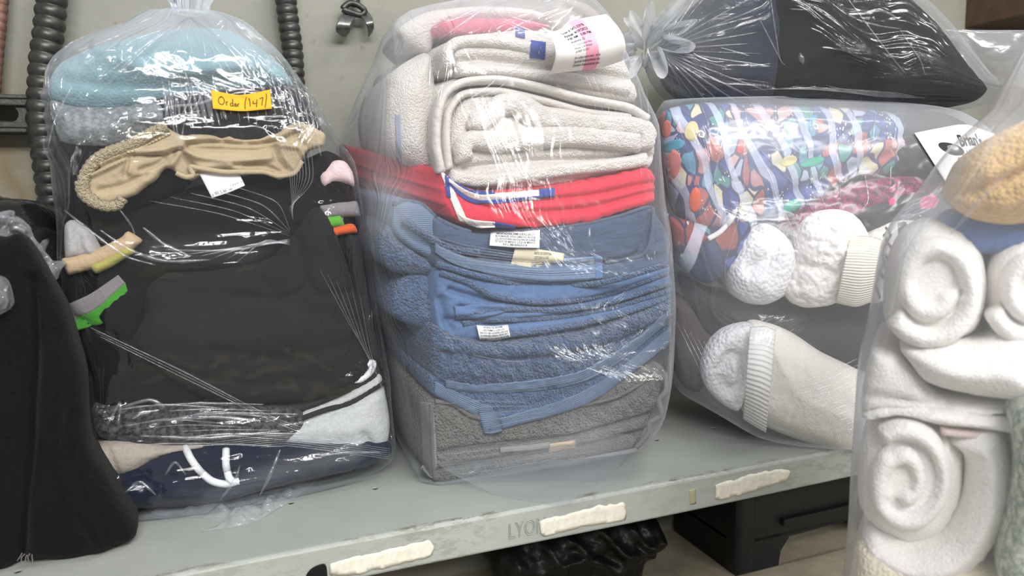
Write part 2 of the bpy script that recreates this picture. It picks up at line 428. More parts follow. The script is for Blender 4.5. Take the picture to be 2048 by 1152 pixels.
def shelf_mat(name, base, lip):
    t = NT(name); v = t.coord(); sp = t.n('ShaderNodeSeparateXYZ'); t.l(v, sp.inputs[0])
    col = t.ramp(t.noise(v, 6, 5, .6), [(.3, tuple(x*.9 for x in base[:3])+(1,)), (.7, tuple(x*1.08 for x in base[:3])+(1,))])
    fine = t.noise(t.coord('Object', (30, 90, 90)), 1.0, 5, .75)
    # scraped, dirty paint along the front fold
    near = t.math('SUBTRACT', 1.0, t.math('MULTIPLY', t.math('ABSOLUTE', t.math('SUBTRACT', sp.outputs[1], .006)), 130.), clamp=True)
    near = t.math('MULTIPLY', near, t.ramp(t.noise(v, 7, 2), [(.42, (0, 0, 0)), (.55, (1, 1, 1))]))
    scr = t.ramp(fine, [(.50, (0, 0, 0)), (.56, (1, 1, 1))])
    col = t.mix(t.math('MULTIPLY', near, t.math('MULTIPLY', scr, .85)), col, srgb(88, 80, 62))
    rust = t.ramp(t.noise(t.coord('Object', (9, 40, 40)), 1., 4, .7), [(.62, (0, 0, 0)), (.74, (1, 1, 1))])
    col = t.mix(t.math('MULTIPLY', rust, .16), col, srgb(140, 112, 74))
    return t.done(t.bsdf(col, .42, t.bump(t.noise(v, 250, 3), .12, .001), spec=.4))
M['shelf'] = shelf_mat('grey_enamel', srgb(157, 161, 156), None)
M['residue'] = plain('old_label_paper', srgb(214, 210, 196), .85, bump=.05, bs=90, var=.14)
M['hole'] = plain('slot_shade_black', srgb(14, 14, 13), .9)
M['steel'] = plain('galvanised_steel', srgb(128, 130, 130), .38, .75, bump=.15, bs=160, var=.25)
M['dark_steel'] = plain('oily_steel', srgb(72, 72, 70), .4, .6, bump=.2, bs=120, var=.3)
M['rusty'] = plain('rusty_steel', srgb(120, 90, 80), .6, .4, bump=.2, bs=120, var=.3)
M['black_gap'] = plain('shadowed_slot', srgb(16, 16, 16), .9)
M['crate'] = plain('black_plastic', srgb(34, 36, 37), .38, bump=.08, bs=300, var=.15)
M['floor'] = plain('worn_floor', srgb(168, 158, 138), .7, bump=.2, bs=25, var=.14)
M['brown_board'] = plain('brown_board', srgb(76, 58, 46), .6, bump=.1, bs=40, var=.2)
M['bin_bag'] = plain('black_bin_bag', srgb(20, 20, 19), .35, spec=.3, bump=.8, bs=60)
M['garbage'] = plain('black_film', srgb(20, 20, 22), .2, spec=.6, bump=1.0, bs=60)
M['paper'] = plain('white_paper', srgb(238, 236, 234), .8)
M['satin'] = plain('satin_label', srgb(232, 232, 230), .6)
M['cream_tag'] = plain('cream_label', srgb(214, 202, 172), .7)
M['ink'] = plain('printed_ink', srgb(48, 48, 54), .8)
M['grey_ink'] = plain('grey_ink', srgb(120, 120, 124), .8)
M['pen'] = plain('pencil_line', srgb(96, 74, 34), .8)
M['note'] = plain('yellow_note', srgb(226, 164, 40), .75)
M['pink'] = plain('pink_highlight', srgb(240, 164, 188), .75)
# cloth
M['teal'] = terry('pale_teal_terry', srgb(118, 150, 156), 300, .25, var=.08, c2=srgb(150, 176, 182))
M['grey_knit'] = knit('mid_grey_knit', srgb(112, 117, 118), 700, .5, c2=srgb(146, 150, 150))
M['black_floral'] = knit('black_jersey_grey_print', srgb(26, 26, 28), c2=srgb(44, 43, 48))
M['black'] = knit('black_cotton', srgb(14, 14, 15), 900, sheen=.02)
M['black2'] = knit('soft_black_cotton', srgb(20, 20, 21), 900, sheen=.02)
M['charcoal'] = knit('washed_charcoal_cotton', srgb(32, 31, 30), 800, sheen=.02, wr=.18)
M['charcoal2'] = knit('dark_charcoal_cotton', srgb(44, 44, 44), 800, sheen=.02)
M['beige'] = knit('beige_stretch', srgb(178, 160, 128), 1000, .25, wr=.25, var=.06)
M['beige_lace'] = terry('beige_elastic', srgb(186, 170, 138), 520, .9, .004, .12, .1)
M['tan'] = knit('tan_cotton', srgb(190, 164, 130))
M['olive'] = knit('olive_yellow_cotton', srgb(170, 162, 84))
M['greyband'] = knit('grey_cotton', srgb(128, 122, 122))
M['green'] = knit('neon_green_cotton', srgb(66, 142, 42))
M['lime'] = knit('lime_cotton', srgb(90, 156, 54))
M['orange'] = knit('orange_cotton', srgb(206, 88, 44))
M['white_knit'] = knit('white_cotton', srgb(222, 218, 216), 800)
M['pinkish'] = knit('blush_cotton', srgb(214, 190, 188), 800)
M['lgrey'] = knit('light_grey_fleece', srgb(186, 187, 184), 600, .4)
M['marl'] = knit('black_grey_marl', srgb(38, 38, 40), 300, .5, c2=srgb(84, 84, 84))
M['greige'] = knit('greige_knit', srgb(166, 156, 142), 500, .4)
M['navy'] = knit('navy_cotton', srgb(23, 28, 45), 800)
M['dimwhite'] = knit('dimmed_white_cotton', srgb(176, 173, 170), 800)  # white cotton darkened to carry the dim light at the left
M['cord'] = knit('white_cord', srgb(228, 228, 226), 900, .6)
M['gterry'] = terry('grey_terry', srgb(118, 118, 111), 330, 1., .005, .22)
M['ghem'] = ribbed('grey_hem', srgb(152, 152, 146), .0024)
M['bterry'] = terry('denim_blue_terry', srgb(80, 104, 138), 330, 1., .005, .25)
M['bterry2'] = terry('deep_blue_terry', srgb(76, 96, 126), 300, 1., .006, .28)
M['bhem'] = ribbed('blue_hem', srgb(110, 130, 156), .0024)
M['bflat'] = knit('slate_blue_cotton', srgb(72, 85, 106), 900, .35, wr=.35, dirn=(.5, 1, 2))
M['bflat2'] = knit('denim_blue_cotton', srgb(90, 116, 152), 900, .4, wr=.2)
M['red'] = knit('cherry_red_cotton', srgb(214, 58, 74), 900, .4, var=.1)
M['reddull'] = knit('crimson_cotton', srgb(196, 50, 84), 900, .4, var=.1)
M['wstripe'] = knit('white_stripe', srgb(226, 220, 212), 700, .6)
M['bstripe'] = knit('blue_stripe', srgb(52, 72, 146), 700, .6)
M['wterry'] = terry('white_terry', srgb(208, 200, 192), 420, .5, .004, .05, .35)
M['whem'] = knit('white_hem', srgb(204, 197, 189), 700, .4, var=.05)
M['greytan'] = knit('grey_tan_cotton', srgb(162, 152, 146), 700)
M['wterry2'] = terry('soft_white_terry', srgb(234, 229, 222), 420, .3, .003, .05, .35)
M['gold'] = terry('gold_terry', srgb(212, 172, 110), 300, .6, .004, .14, .3)
M['cream'] = terry('cream_terry', srgb(226, 214, 188), 300, .5, .005, .06, .3)
M['blue_cloth'] = knit('mid_blue_cotton', srgb(84, 108, 158))
M['skin_pink'] = knit('blush_terry', srgb(214, 196, 186))
M['sage'] = knit('sage_green_cotton', srgb(122, 142, 128), c2=srgb(214, 214, 196))
M['teal_deep'] = knit('sea_green_cotton', srgb(112, 164, 150))
M['sherpa'] = terry('white_sherpa', srgb(242, 235, 229), 110, .6, .006, .05, .3)
M['fuzzy'] = terry('fuzzy_white', srgb(232, 230, 230), 160, .5, .006, .05, .4)
M['rib_cream'] = ribbed('cream_rib', srgb(236, 230, 214), .0042, 'Y', .9, .04, .6)
M['rib_white'] = ribbed('white_rib', srgb(236, 234, 228), .0075, 'Y', 1., .04, .8)
M['wjersey'] = knit('ivory_jersey', srgb(234, 228, 216), 500, .6, var=.05, wr=.35)
M['brownish'] = knit('dusky_mauve_cotton', srgb(80, 70, 72), 700)
M['magenta'] = knit('magenta_cotton', srgb(150, 44, 88), 700, c2=srgb(52, 40, 52))
def pattern_mat(name, cols, sc, white=.5, dark=srgb(24, 26, 44), rot=(0, 0, .5), stretch=(1, 1, 1)):
    t = NT(name); v = t.coord('UV', stretch, rot); n = t.n('ShaderNodeTexNoise'); n.inputs['Scale'].default_value = 14; t.l(v, n.inputs['Vector'])
    a = t.n('ShaderNodeVectorMath', operation='MULTIPLY_ADD'); t.l(n.outputs['Color'], a.inputs[0]); a.inputs[1].default_value = (.05, .05, .05); t.l(v, a.inputs[2])
    vec = a.outputs[0]
    vo = t.n('ShaderNodeTexVoronoi'); vo.inputs['Scale'].default_value = sc; t.l(vec, vo.inputs['Vector'])
    sp = t.n('ShaderNodeSeparateColor'); t.l(vo.outputs['Color'], sp.inputs[0])
    st = [(i/len(cols), c) for i, c in enumerate(cols)]
    col = t.ramp(sp.outputs[0], st, 'CONSTANT')
    ed = t.n('ShaderNodeTexVoronoi', feature='DISTANCE_TO_EDGE'); ed.inputs['Scale'].default_value = sc; t.l(vec, ed.inputs['Vector'])
    col = t.mix(t.ramp(ed.outputs['Distance'], [(.05, (1, 1, 1)), (.09, (0, 0, 0))]), col, dark)
    # pale bands and dots between the motifs
    wv = t.n('ShaderNodeTexWave'); wv.inputs['Scale'].default_value = sc*.16; wv.inputs['Distortion'].default_value = 6; wv.inputs['Detail'].default_value = 2; t.l(v, wv.inputs[0])
    col = t.mix(t.ramp(wv.outputs[1], [(.80, (0, 0, 0)), (.86, (white, white, white))]), col, srgb(214, 218, 232))
    d2 = t.n('ShaderNodeTexVoronoi'); d2.inputs['Scale'].default_value = sc*5; t.l(v, d2.inputs['Vector'])
    msk = t.ramp(t.noise(v, sc*.7, 2), [(.56, (0, 0, 0)), (.6, (1, 1, 1))])
    dots = t.math('MULTIPLY', t.ramp(d2.outputs['Distance'], [(.22, (1, 1, 1)), (.32, (0, 0, 0))]), msk)
    col = t.mix(dots, col, srgb(226, 222, 205))
    return t.done(t.bsdf(col, .7, t.bump(t.noise(t.coord(), 40, 4), .25, .01), .1))
M['jewel'] = pattern_mat('bead_print_satin', [srgb(64, 80, 142), srgb(190, 138, 138), srgb(56, 88, 138), srgb(92, 146, 172), srgb(64, 70, 118), srgb(176, 100, 94), srgb(84, 146, 138), srgb(214, 204, 172), srgb(76, 88, 150), srgb(206, 166, 162), srgb(178, 186, 206)], 56, .6, srgb(64, 70, 104), stretch=(1, .62, 1), rot=(0, 0, -.5))
M['jewel2'] = pattern_mat('navy_bead_print', [srgb(58, 74, 132), srgb(76, 112, 152), srgb(52, 56, 92), srgb(140, 72, 66), srgb(76, 140, 132), srgb(86, 98, 160)], 34, .6, srgb(44, 48, 74), stretch=(1, .6, 1))
M['floral'] = pattern_mat('pink_flower_print', [srgb(46, 44, 50), srgb(54, 48, 54), srgb(206, 44, 112), srgb(44, 42, 48), srgb(224, 66, 130)], 42, .0, srgb(40, 36, 42))
M['bwprint'] = pattern_mat('white_black_diamond', [srgb(238, 234, 230), srgb(238, 234, 230), srgb(238, 234, 230), srgb(34, 34, 38)], 46, .0, srgb(60, 58, 62), stretch=(1, .7, 1))
M['navydark'] = knit('dark_navy_cotton', srgb(34, 38, 50), 800)
M['blk_soft'] = knit('brown_black_cotton', srgb(36, 36, 36), 800)
# plastics
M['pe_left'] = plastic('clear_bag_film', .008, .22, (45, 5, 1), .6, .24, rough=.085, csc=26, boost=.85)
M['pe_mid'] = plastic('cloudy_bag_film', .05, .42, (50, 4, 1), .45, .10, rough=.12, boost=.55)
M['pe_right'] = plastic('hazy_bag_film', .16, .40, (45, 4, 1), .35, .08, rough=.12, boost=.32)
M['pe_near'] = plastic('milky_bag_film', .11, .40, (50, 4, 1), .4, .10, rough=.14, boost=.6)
M['pe_dark'] = plastic('clear_top_bag_film', .03, .30, (55, 4, 1), .5, .06, rough=.1, boost=.6)
M['pe_knot'] = plastic('gathered_film', .62, .3, (90, 8, 1), .9, .5, rough=.15)
M['pe_loose'] = plastic('loose_film', .13, .25, (14, 14, 14), .25, .3, rough=.12, kind='Object', white=(.80, .80, .80, 1))
M['pe_crease'] = plastic('creased_film', .13, .25, (30, 30, 30), .2, .1, rough=.16, kind='Object', fres=1.6)
M['pe_flap'] = plastic('cloudy_flap_film', .30, .4, (20, 20, 20), .3, .3, rough=.2, kind='Object', white=(.62, .60, .60, 1))
M['pe_crumple'] = plastic('crumpled_film', .20, .3, (30, 30, 30), .4, .5, rough=.12, kind='Object', csc=50)
# ------------------------------------------------------------------ bags
def envelope(y):
    n = len(y); h = [0]
    for i in range(1, n):
        while len(h) > 1 and (y[h[-1]]-y[h[-2]])*(i-h[-2]) <= (y[i]-y[h[-2]])*(h[-1]-h[-2]): h.pop()
        h.append(i)
    return np.interp(np.arange(n), h, y[h])
def gsm(A, s, axis, wrap=False):
    k = np.arange(-int(3*s), int(3*s)+1); g = np.exp(-.5*(k/s)**2); g /= g.sum(); r = 0
    for kk, gg in zip(k, g):
        if wrap: r = r+gg*np.roll(A, kk, axis)
        else:
            idx = np.clip(np.arange(A.shape[axis])+kk, 0, A.shape[axis]-1); r = r+gg*np.take(A, idx, axis)
    return r
def bag(name, contents, axis, e1, mat, off=.003, knot=None, rk=.012, nth=420, nl=210, win=.012, taut=.6, amp=.0016, knot_amp=.006, seed=0,
        bottom=True, parent=None, tlim=None, ks=(50, 4), cap=.9, flat=None, bulge_top=.0, zones=(), haze=(), gk=(.55, .05)):
    a = np.array(axis, float); a /= np.linalg.norm(a); e1 = np.array(e1, float); e1 = e1-a*(a@e1); e1 /= np.linalg.norm(e1); e2 = np.cross(a, e1)
    allo = [q for o in contents for q in [o]+list(o.children_recursive)]
    V = np.vstack([CACHE[o.name][0] for o in allo]); V = V[::max(1, len(V)//24000)]
    t = V@a; c = np.array([(V@e1).mean(), (V@e2).mean()])
    X = np.stack([V@e1-c[0], V@e2-c[1]], 1)
    th = np.linspace(0, 2*np.pi, nth, endpoint=False); N = np.stack([np.cos(th), np.sin(th)], 1)
    D = X@N.T
    t0, t1 = (t.min()-off, t.max()+off) if tlim is None else (tlim[0], t.max()+off)
    TL = np.linspace(t0, t1, nl); H = np.full((nl, nth), np.nan)
    for i, tt in enumerate(TL):
        m = np.abs(t-tt) < win
        if m.sum() > 3: H[i] = D[m].max(0)
    for j in range(nth):
        k = ~np.isnan(H[:, j]); H[:, j] = np.interp(np.arange(nl), np.where(k)[0], H[k, j])
    for j in range(nth): H[:, j] = (1-taut)*H[:, j]+taut*envelope(H[:, j])
    H = gsm(gsm(H, 3, 0), 3.2, 1, True)+off
    dH = (np.roll(H, -1, 1)-np.roll(H, 1, 1))/(2*(th[1]-th[0]))
    Tn = np.stack([-np.sin(th), np.cos(th)], 1)
    R = H[..., None]*N[None]+dH[..., None]*Tn[None]
    rings = [R[i] for i in range(nl)]; ts = list(TL); cs = [np.zeros(2)]*nl
    if bottom:
        b = rings[0]; m = b.mean(0)
        pre = [(m+(b-m)*s, t0-.0025*(1-s)) for s in (.03, .3, .6, .85, .96)]
        rings = [p[0] for p in pre]+rings; ts = [p[1] for p in pre]+ts
    ts = [np.full(nth, x) for x in ts]
    if knot is not None:
        K = np.array(knot, float); kt = K@a; kc = np.array([K@e1-c[0], K@e2-c[1]]); b = rings[-1]; tb = ts[-1][0]
        for s in np.linspace(0, 1, 34)[1:]:
            e = s
            rr = b*(1-e)+(kc+rk*N)*e; bl = math.sin(math.pi*s)*bulge_top; m = rr.mean(0); nn = (rr-m); nn = nn/(np.linalg.norm(nn, axis=1)[:, None]+1e-9)
            rings.append(rr+nn*bl); ts.append(np.full(nth, tb*(1-s)+kt*s)+bl*.6)
    elif cap:
        b = rings[-1]; m = b.mean(0); tt = ts[-1][0]
        for s in (.96, .85, .6, .3, .03): rings.append(m+(b-m)*s); ts.append(np.full(nth, tt+.0025*(1-s)))
    nr = len(rings); R = np.array(rings); Tt = np.array(ts)
    P3 = (R[..., 0]+c[0])[..., None]*e1+(R[..., 1]+c[1])[..., None]*e2+Tt[..., None]*a
    # wrinkles run along the pull of the film
    Q = np.stack([np.tile(np.cos(th)*.12, (nr, 1)), np.tile(np.sin(th)*.12, (nr, 1)), Tt], 2).reshape(-1, 3)
    st = np.abs(vnoise(Q, (ks[0], ks[0], ks[1]), seed))
    st2 = vnoise(Q, (14, 14, 10), seed+9)
    am = np.full(nr*nth, amp)
    if knot is not None:
        dk = np.linalg.norm(P3.reshape(-1, 3)-np.array(knot), axis=1); am = amp+knot_amp*np.exp(-dk/.07)*np.clip(dk/.03, 0, 1)
    disp = st*1.2*am+st2*amp*.6
    PX = to_px(P3.reshape(-1, 3))
    front = ((P3.reshape(-1, 3)-V.mean(0))@CF) < .03
    for (line, wpx, h, sc) in zones:     # crumpled patches of film
        m = np.exp(-(seg_dist(PX, smooth_path(line, False, 12))/wpx)**2)*front
        k = np.c_[PX, np.zeros(len(PX))]*.001; wv = .004*np.stack([vnoise(k, 60, 1), vnoise(k, 60, 2), 0*st], 1)
        n1 = 1-np.abs(vnoise(k+wv, sc, seed+31)); n2 = 1-np.abs(vnoise(k+wv, np.array(sc)*2.1, seed+37))
        disp = disp+1.7*h*m*(n1+.45*n2-.6)
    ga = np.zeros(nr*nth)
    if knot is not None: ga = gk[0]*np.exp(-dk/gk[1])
    for (line, wpx, h) in haze: ga = ga+h*front*np.exp(-(seg_dist(PX, smooth_path(line, False, 12))/wpx)**2)  # milky haze painted into the film along traced lines
    disp = disp.reshape(nr, nth)
    ctr = R.mean(1, keepdims=True); nd = R-ctr; nd /= np.linalg.norm(nd, axis=2)[..., None]+1e-9
    P3 = P3+disp[..., None]*(nd[..., :1]*e1+nd[..., 1:]*e2)
    if flat is not None: P3[..., 2] = np.maximum(P3[..., 2], flat)
    Fc = [(i*nth+j, i*nth+(j+1) % nth, (i+1)*nth+(j+1) % nth, (i+1)*nth+j) for i in range(nr-1) for j in range(nth)]
    L = np.cumsum(np.r_[np.zeros((1, nth)), np.linalg.norm(np.diff(P3, axis=0), axis=2)], 0)
    uv = np.stack([np.abs(((np.tile(th, (nr, 1))/np.pi+1) % 2)-1)*.5, L], 2).reshape(-1, 2)
    o = finish(name, P3.reshape(-1, 3), Fc, mat, parent, uv)
    at = o.data.attributes.new('gather_and_haze', 'FLOAT', 'POINT'); at.data.foreach_set('value', ga.astype(np.float32))
    return o
def neck(name, K, d, rk, length, flare, mat, parent, seed=0, nth=120, nl=26, bend=(0, 0, 0)):
    d = np.array(d, float); d /= np.linalg.norm(d); e1 = np.cross(d, [.3, .9, .2]); e1 /= np.linalg.norm(e1); e2 = np.cross(d, e1)
    th = np.linspace(0, 2*np.pi, nth, endpoint=False); V = []
    for i in range(nl):
        s = i/(nl-1); r = rk+(flare-rk)*s**1.3
        q = np.c_[np.cos(th)*3, np.sin(th)*3, np.full(nth, s*1.5)]
        f = 1+.55*np.sin(th*9+seed+3*s)*.5+.5*vnoise(q, 1.6, seed)
        ctr = np.array(K)+d*length*s+np.array(bend)*s*s
        V.append(ctr+(r*f*np.cos(th))[:, None]*e1+(r*f*np.sin(th)*.75)[:, None]*e2+(.15*length*s*vnoise(q, 2.1, seed+4))[:, None]*d)
    Fc = [(i*nth+j, i*nth+(j+1) % nth, (i+1)*nth+(j+1) % nth, (i+1)*nth+j) for i in range(nl-1) for j in range(nth)]
    uv = np.stack([np.tile(np.abs(th-np.pi)*.03, nl), np.repeat(np.linspace(0, length, nl), nth)], 1)
    return finish(name, np.vstack(V), Fc, mat, parent, uv)
def creases(name, lines, tree, mat, parent, h=.0016, off=.0006):
    V = []; Fc = []
    for ln in lines:
        pts, wpx = ln[0], ln[1]
        Q = smooth_path(pts, False, 4); n = len(Q)
        T = np.gradient(Q, axis=0); N = np.stack([T[:, 1], -T[:, 0]], 1); N /= np.linalg.norm(N, axis=1)[:, None]+1e-9
        s = np.linspace(0, 1, n); wv = wpx*(.25+np.sin(np.pi*s)**.6*.75)*(1+.35*vnoise(np.c_[Q, np.zeros(n)], .06, 3))
        L = hits(Q+N*wv[:, None]/2, tree, off); R_ = hits(Q-N*wv[:, None]/2, tree, off); Mi = hits(Q, tree, off+max(h, .00045*wpx))
        b = len(V); V += list(L)+list(Mi)+list(R_)
        for i in range(n-1):
            Fc += [(b+i, b+i+1, b+n+i+1, b+n+i), (b+n+i, b+n+i+1, b+2*n+i+1, b+2*n+i)]
    o = finish(name, V, Fc, mat, parent); o['kind'] = 'stuff'; return o

# ================================================================== SETTING
def wallslab(name, lo, hi, mat): o = box(name, lo, hi, mat, bevel=0); tag(o, kind='structure'); return o
wallslab('wall_back', (-1.2, .5, -.35), (3.0, .56, 1.5), M['wall'])
wallslab('floor', (-1.2, -1.1, -.40), (3.0, .5, -.35), M['floor'])
# steel shelf: pan with punched holes, folded front lip
shelf = empty('steel_shelf', (.5, .25, -.05))
tag(shelf, 'long grey enamelled steel shelf with folded front lip under all the laundry bags', 'shelf')
def shelf_board():
    x0, x1, y0, y1 = -.75, 2.4, .004, .4995
    holes = [Z0 for Z0 in [(36, 1143), (582, 1006), (750, 977), (1313, 880), (1428, 856)]]
    pts = [Vector((x0, y0)), Vector((x1, y0)), Vector((x1, y1)), Vector((x0, y1))]
    ed = [(0, 1), (1, 2), (2, 3), (3, 0)]; cc = []
    for q in holes:
        d = sray(q); p = CAM_POS+d*(0-CAM_POS[2])/d[2]; c = (p[0], p[1]); cc.append(c); b = len(pts)
        for k in range(18): pts.append(Vector((c[0]+.0042*math.cos(k*math.pi/9), c[1]+.0042*math.sin(k*math.pi/9))))
        ed += [(b+k, b+(k+1) % 18) for k in range(18)]
    for gx in np.arange(-.7, 2.4, .1):
        for gy in np.arange(.05, .46, .1):
            if all((gx-c[0])**2+(gy-c[1])**2 > .02**2 for c in cc): pts.append(Vector((gx, gy)))
    r = delaunay_2d_cdt(pts, ed, [], 0, 1e-6)
    vs = [tuple(v) for v in r[0]]
    F2 = [tuple(f) for f in r[2] if all((np.mean([vs[i][0] for i in f])-c[0])**2+(np.mean([vs[i][1] for i in f])-c[1])**2 > .0040**2 for c in cc)]
    n = len(vs); V = [(x, y, 0) for x, y in vs]+[(x, y, -.0015) for x, y in vs]
    Fc = F2+[tuple(n+i for i in reversed(f)) for f in F2]
    cnt = {}
    for f in F2:
        for i in range(len(f)):
            e = (f[i], f[(i+1) % len(f)]); cnt[e] = 1
    for (i, j) in list(cnt):
        if (j, i) not in cnt: Fc.append((j, i, i+n, j+n))
    o = finish('shelf_board', V, Fc, M['shelf'], shelf, smooth=False, origin=(0, 0, 0))
    # lip swept along the front: rounded fold, face, return flange
    prof = [(.006, 0), (.003, -.0004), (.001, -.0018), (0, -.004), (0, -.043), (.0012, -.0452), (.004, -.046), (.022, -.046), (.022, -.0445), (.0045, -.0445), (.0016, -.0425), (.0016, -.0045), (.006, -.0016)]
    xs = np.arange(-.75, 2.401, .05); m = len(prof); V = []
    for x in xs:
        for (y, z) in prof: V.append((x, y+.0006*math.sin(x*9), z+.0007*math.sin(x*7+1)))
    Fc = [(i*m+k, i*m+(k+1) % m, (i+1)*m+(k+1) % m, (i+1)*m+k) for i in range(len(xs)-1) for k in range(m)]
    Fc += [tuple(range(m)), tuple((len(xs)-1)*m+k for k in reversed(range(m)))]
    finish('front_lip', V, Fc, M['shelf'], shelf, smooth=False, origin=(0, 0, 0))
shelf_board()
FL = Fr((0, -.0006, 0), 0)
def residue(px, seed, jag=2.5):
    jag = 2.4
    o = np.array(smooth_path(px, True, 3, False)); rng = np.random.RandomState(seed)
    k = np.c_[o, np.zeros(len(o))]; o = o+jag*np.stack([vnoise(k, .09, seed)+.6*vnoise(k, .25, seed+2), vnoise(k, .09, seed+1)+.6*vnoise(k, .25, seed+3)], 1)
    return pillow('label_residue', o, FL, -.0008, .0012, M['residue'], rim=.0003, bulge=0, res=.004, curve=False, parent=shelf, taper=1., nrm_rings=1)
residue([(658, 1128), (700, 1116), (760, 1104), (860, 1080), (868, 1092), (866, 1112), (800, 1128), (740, 1143), (700, 1152), (658, 1152)], 3, 4)
residue([(1080, 1043), (1130, 1030), (1200, 1012), (1250, 1004), (1253, 1010), (1253, 1040), (1200, 1048), (1140, 1062), (1085, 1074), (1078, 1066)], 5, 4)
residue([(1430, 970), (1500, 950), (1570, 938), (1580, 944), (1575, 962), (1500, 984), (1432, 1002)], 8, 5)
tag(pillow('tape_residue', [(1378, 980), (1392, 976), (1393, 1008), (1380, 1010)], FL, -.0004, .001, plain('yellowed_tape', srgb(158, 154, 124), .6), rim=.0003, bulge=0, res=.003, curve=False, parent=shelf, taper=1, nrm_rings=1), 'yellowed strip of old tape')
def lyon():
    cu = bpy.data.curves.new('t', 'FONT'); cu.body = 'LYON'; cu.fill_mode = 'NONE'; cu.bevel_depth = .022; cu.bevel_resolution = 1; cu.resolution_u = 3; cu.space_character = 1.05
    ob = bpy.data.objects.new('t', cu); COL.objects.link(ob); dg = bpy.context.evaluated_depsgraph_get(); me = bpy.data.meshes.new_from_object(ob.evaluated_get(dg))
    V = np.array([tuple(v.co) for v in me.vertices]); F = [tuple(p.vertices) for p in me.polygons]
    bpy.data.objects.remove(ob); bpy.data.curves.remove(cu)
    p0 = FL.P([(1018, 1076)])[0]; p1 = FL.P([(1092, 1058)])[0]; k = (p1[0]-p0[0])/(V[:, 0].max()-V[:, 0].min())
    h = .020
    P = np.stack([p0[0]+(V[:, 0]-V[:, 0].min())*k, np.full(len(V), -.0008)+V[:, 2]*.012, p0[2]+V[:, 1]*h/.72-.001], 1)
    finish('embossed_name', P, F, M['shelf'], shelf)
lyon()
# flat black patch painted as the shade inside a lip slot, left of the sticker
pillow('painted_lip_slot', [(612, 1152), (625, 1136), (650, 1128), (655, 1152), (652, 1170), (612, 1175)], FL, -.0006, .0012, M['hole'], rim=.0003, bulge=0, res=.003, parent=shelf, taper=1, nrm_rings=1)

# wall hardware
FW = Fr((0, .5, 0), 0)
def conduit(px, r_px, depth, mat, label, pitch=.0155):
    P = smooth_path(px, False, 3); n = len(P)
    W3 = Fr((0, depth, 0), 0).P(P); W3 = resample(W3, int(np.linalg.norm(np.diff(W3, axis=0), axis=1).sum()/.0013))
    r = np.linalg.norm(Fr((0, depth, 0), 0).P([(px[0][0], px[0][1])])[0]-Fr((0, depth, 0), 0).P([(px[0][0]+r_px, px[0][1])])[0])
    L = np.r_[0, np.cumsum(np.linalg.norm(np.diff(W3, axis=0), axis=1))]
    o = tube('flexible_conduit', W3, r, mat, nseg=28, rfun=lambda i: r*(.84+.16*abs(math.sin(math.pi*L[i]/pitch))**.7))
    tag(o, label, 'conduit', 'flexible steel conduits on the back wall')
conduit([(106, -60), (103, 0), (98, 60), (90, 120), (86, 180), (84, 240), (92, 300), (100, 360), (108, 430), (112, 520)], 33, .455, M['dark_steel'], 'dark ribbed steel conduit crossing the slotted rail left of the first bag', .0165)
conduit([(570, -60), (572, 0), (578, 50), (585, 100), (588, 150), (592, 220), (596, 300), (598, 420)], 22, .462, M['dark_steel'], 'thinner ribbed steel conduit on the wall behind the right shoulder of the first bag', .0135)
conduit([(10, -60), (4, 0), (0, 50), (-6, 110), (-12, 190)], 14, .474, M['rusty'], 'rusty ribbed conduit at the far left edge above the slotted rail', .012)
def rail():
    root = empty('slotted_rail', (-.3, .47, .47)); tag(root, 'dark slotted steel strut rail fixed across the back wall at the left', 'rail')
    F = Fr((0, .462, 0), 0); z1 = F.P([(35, 190)])[0][2]; z0 = F.P([(35, 266)])[0][2]; x1 = F.P([(150, 200)])[0][0]
    sx = F.P([(38, 228)])[0][0]; h = (z1-z0); zc = (z0+z1)/2
    # face plate with oblong slots
    pts = [Vector((-1., z0)), Vector((x1, z0)), Vector((x1, z1)), Vector((-1., z1))]; ed = [(0, 1), (1, 2), (2, 3), (3, 0)]; cs = []
    for k in range(4):
        xr = sx-.11*k; b = len(pts); ring = [(xr-.012+.012*math.cos(a), zc+.012*math.sin(a)) for a in np.linspace(-math.pi/2, math.pi/2, 9)]+[(xr-.055+.012*math.cos(a), zc+.012*math.sin(a)) for a in np.linspace(math.pi/2, 1.5*math.pi, 9)]
        pts += [Vector(p) for p in ring]; ed += [(b+i, b+(i+1) % 18) for i in range(18)]; cs.append(np.array(ring))
    r = delaunay_2d_cdt(pts, ed, [], 0, 1e-6); vs = np.array([tuple(v) for v in r[0]])
    F2 = [tuple(f) for f in r[2] if not any(inside(vs[list(f)].mean(0)[None], c)[0] for c in cs)]
    n = len(vs); V = [(x, .460, z) for x, z in vs]+[(x, .463, z) for x, z in vs]
    finish('slotted_face', V, F2+[tuple(n+i for i in reversed(f)) for f in F2], M['dark_steel'], root, smooth=False)
    for nm, za, zb in (('top_flange', z1-.006, z1), ('bottom_flange', z0, z0+.006)):
        box(nm, (-1., .452, za), (x1, .499, zb), M['dark_steel'], root, .0015)
    box('raised_edge', (-1., .453, zc+h*.20), (x1, .460, z1-.006), M['dark_steel'], root, .002)
    box('raised_edge', (-1., .453, z0+.006), (x1, .460, zc-h*.22), M['dark_steel'], root, .002)
rail()
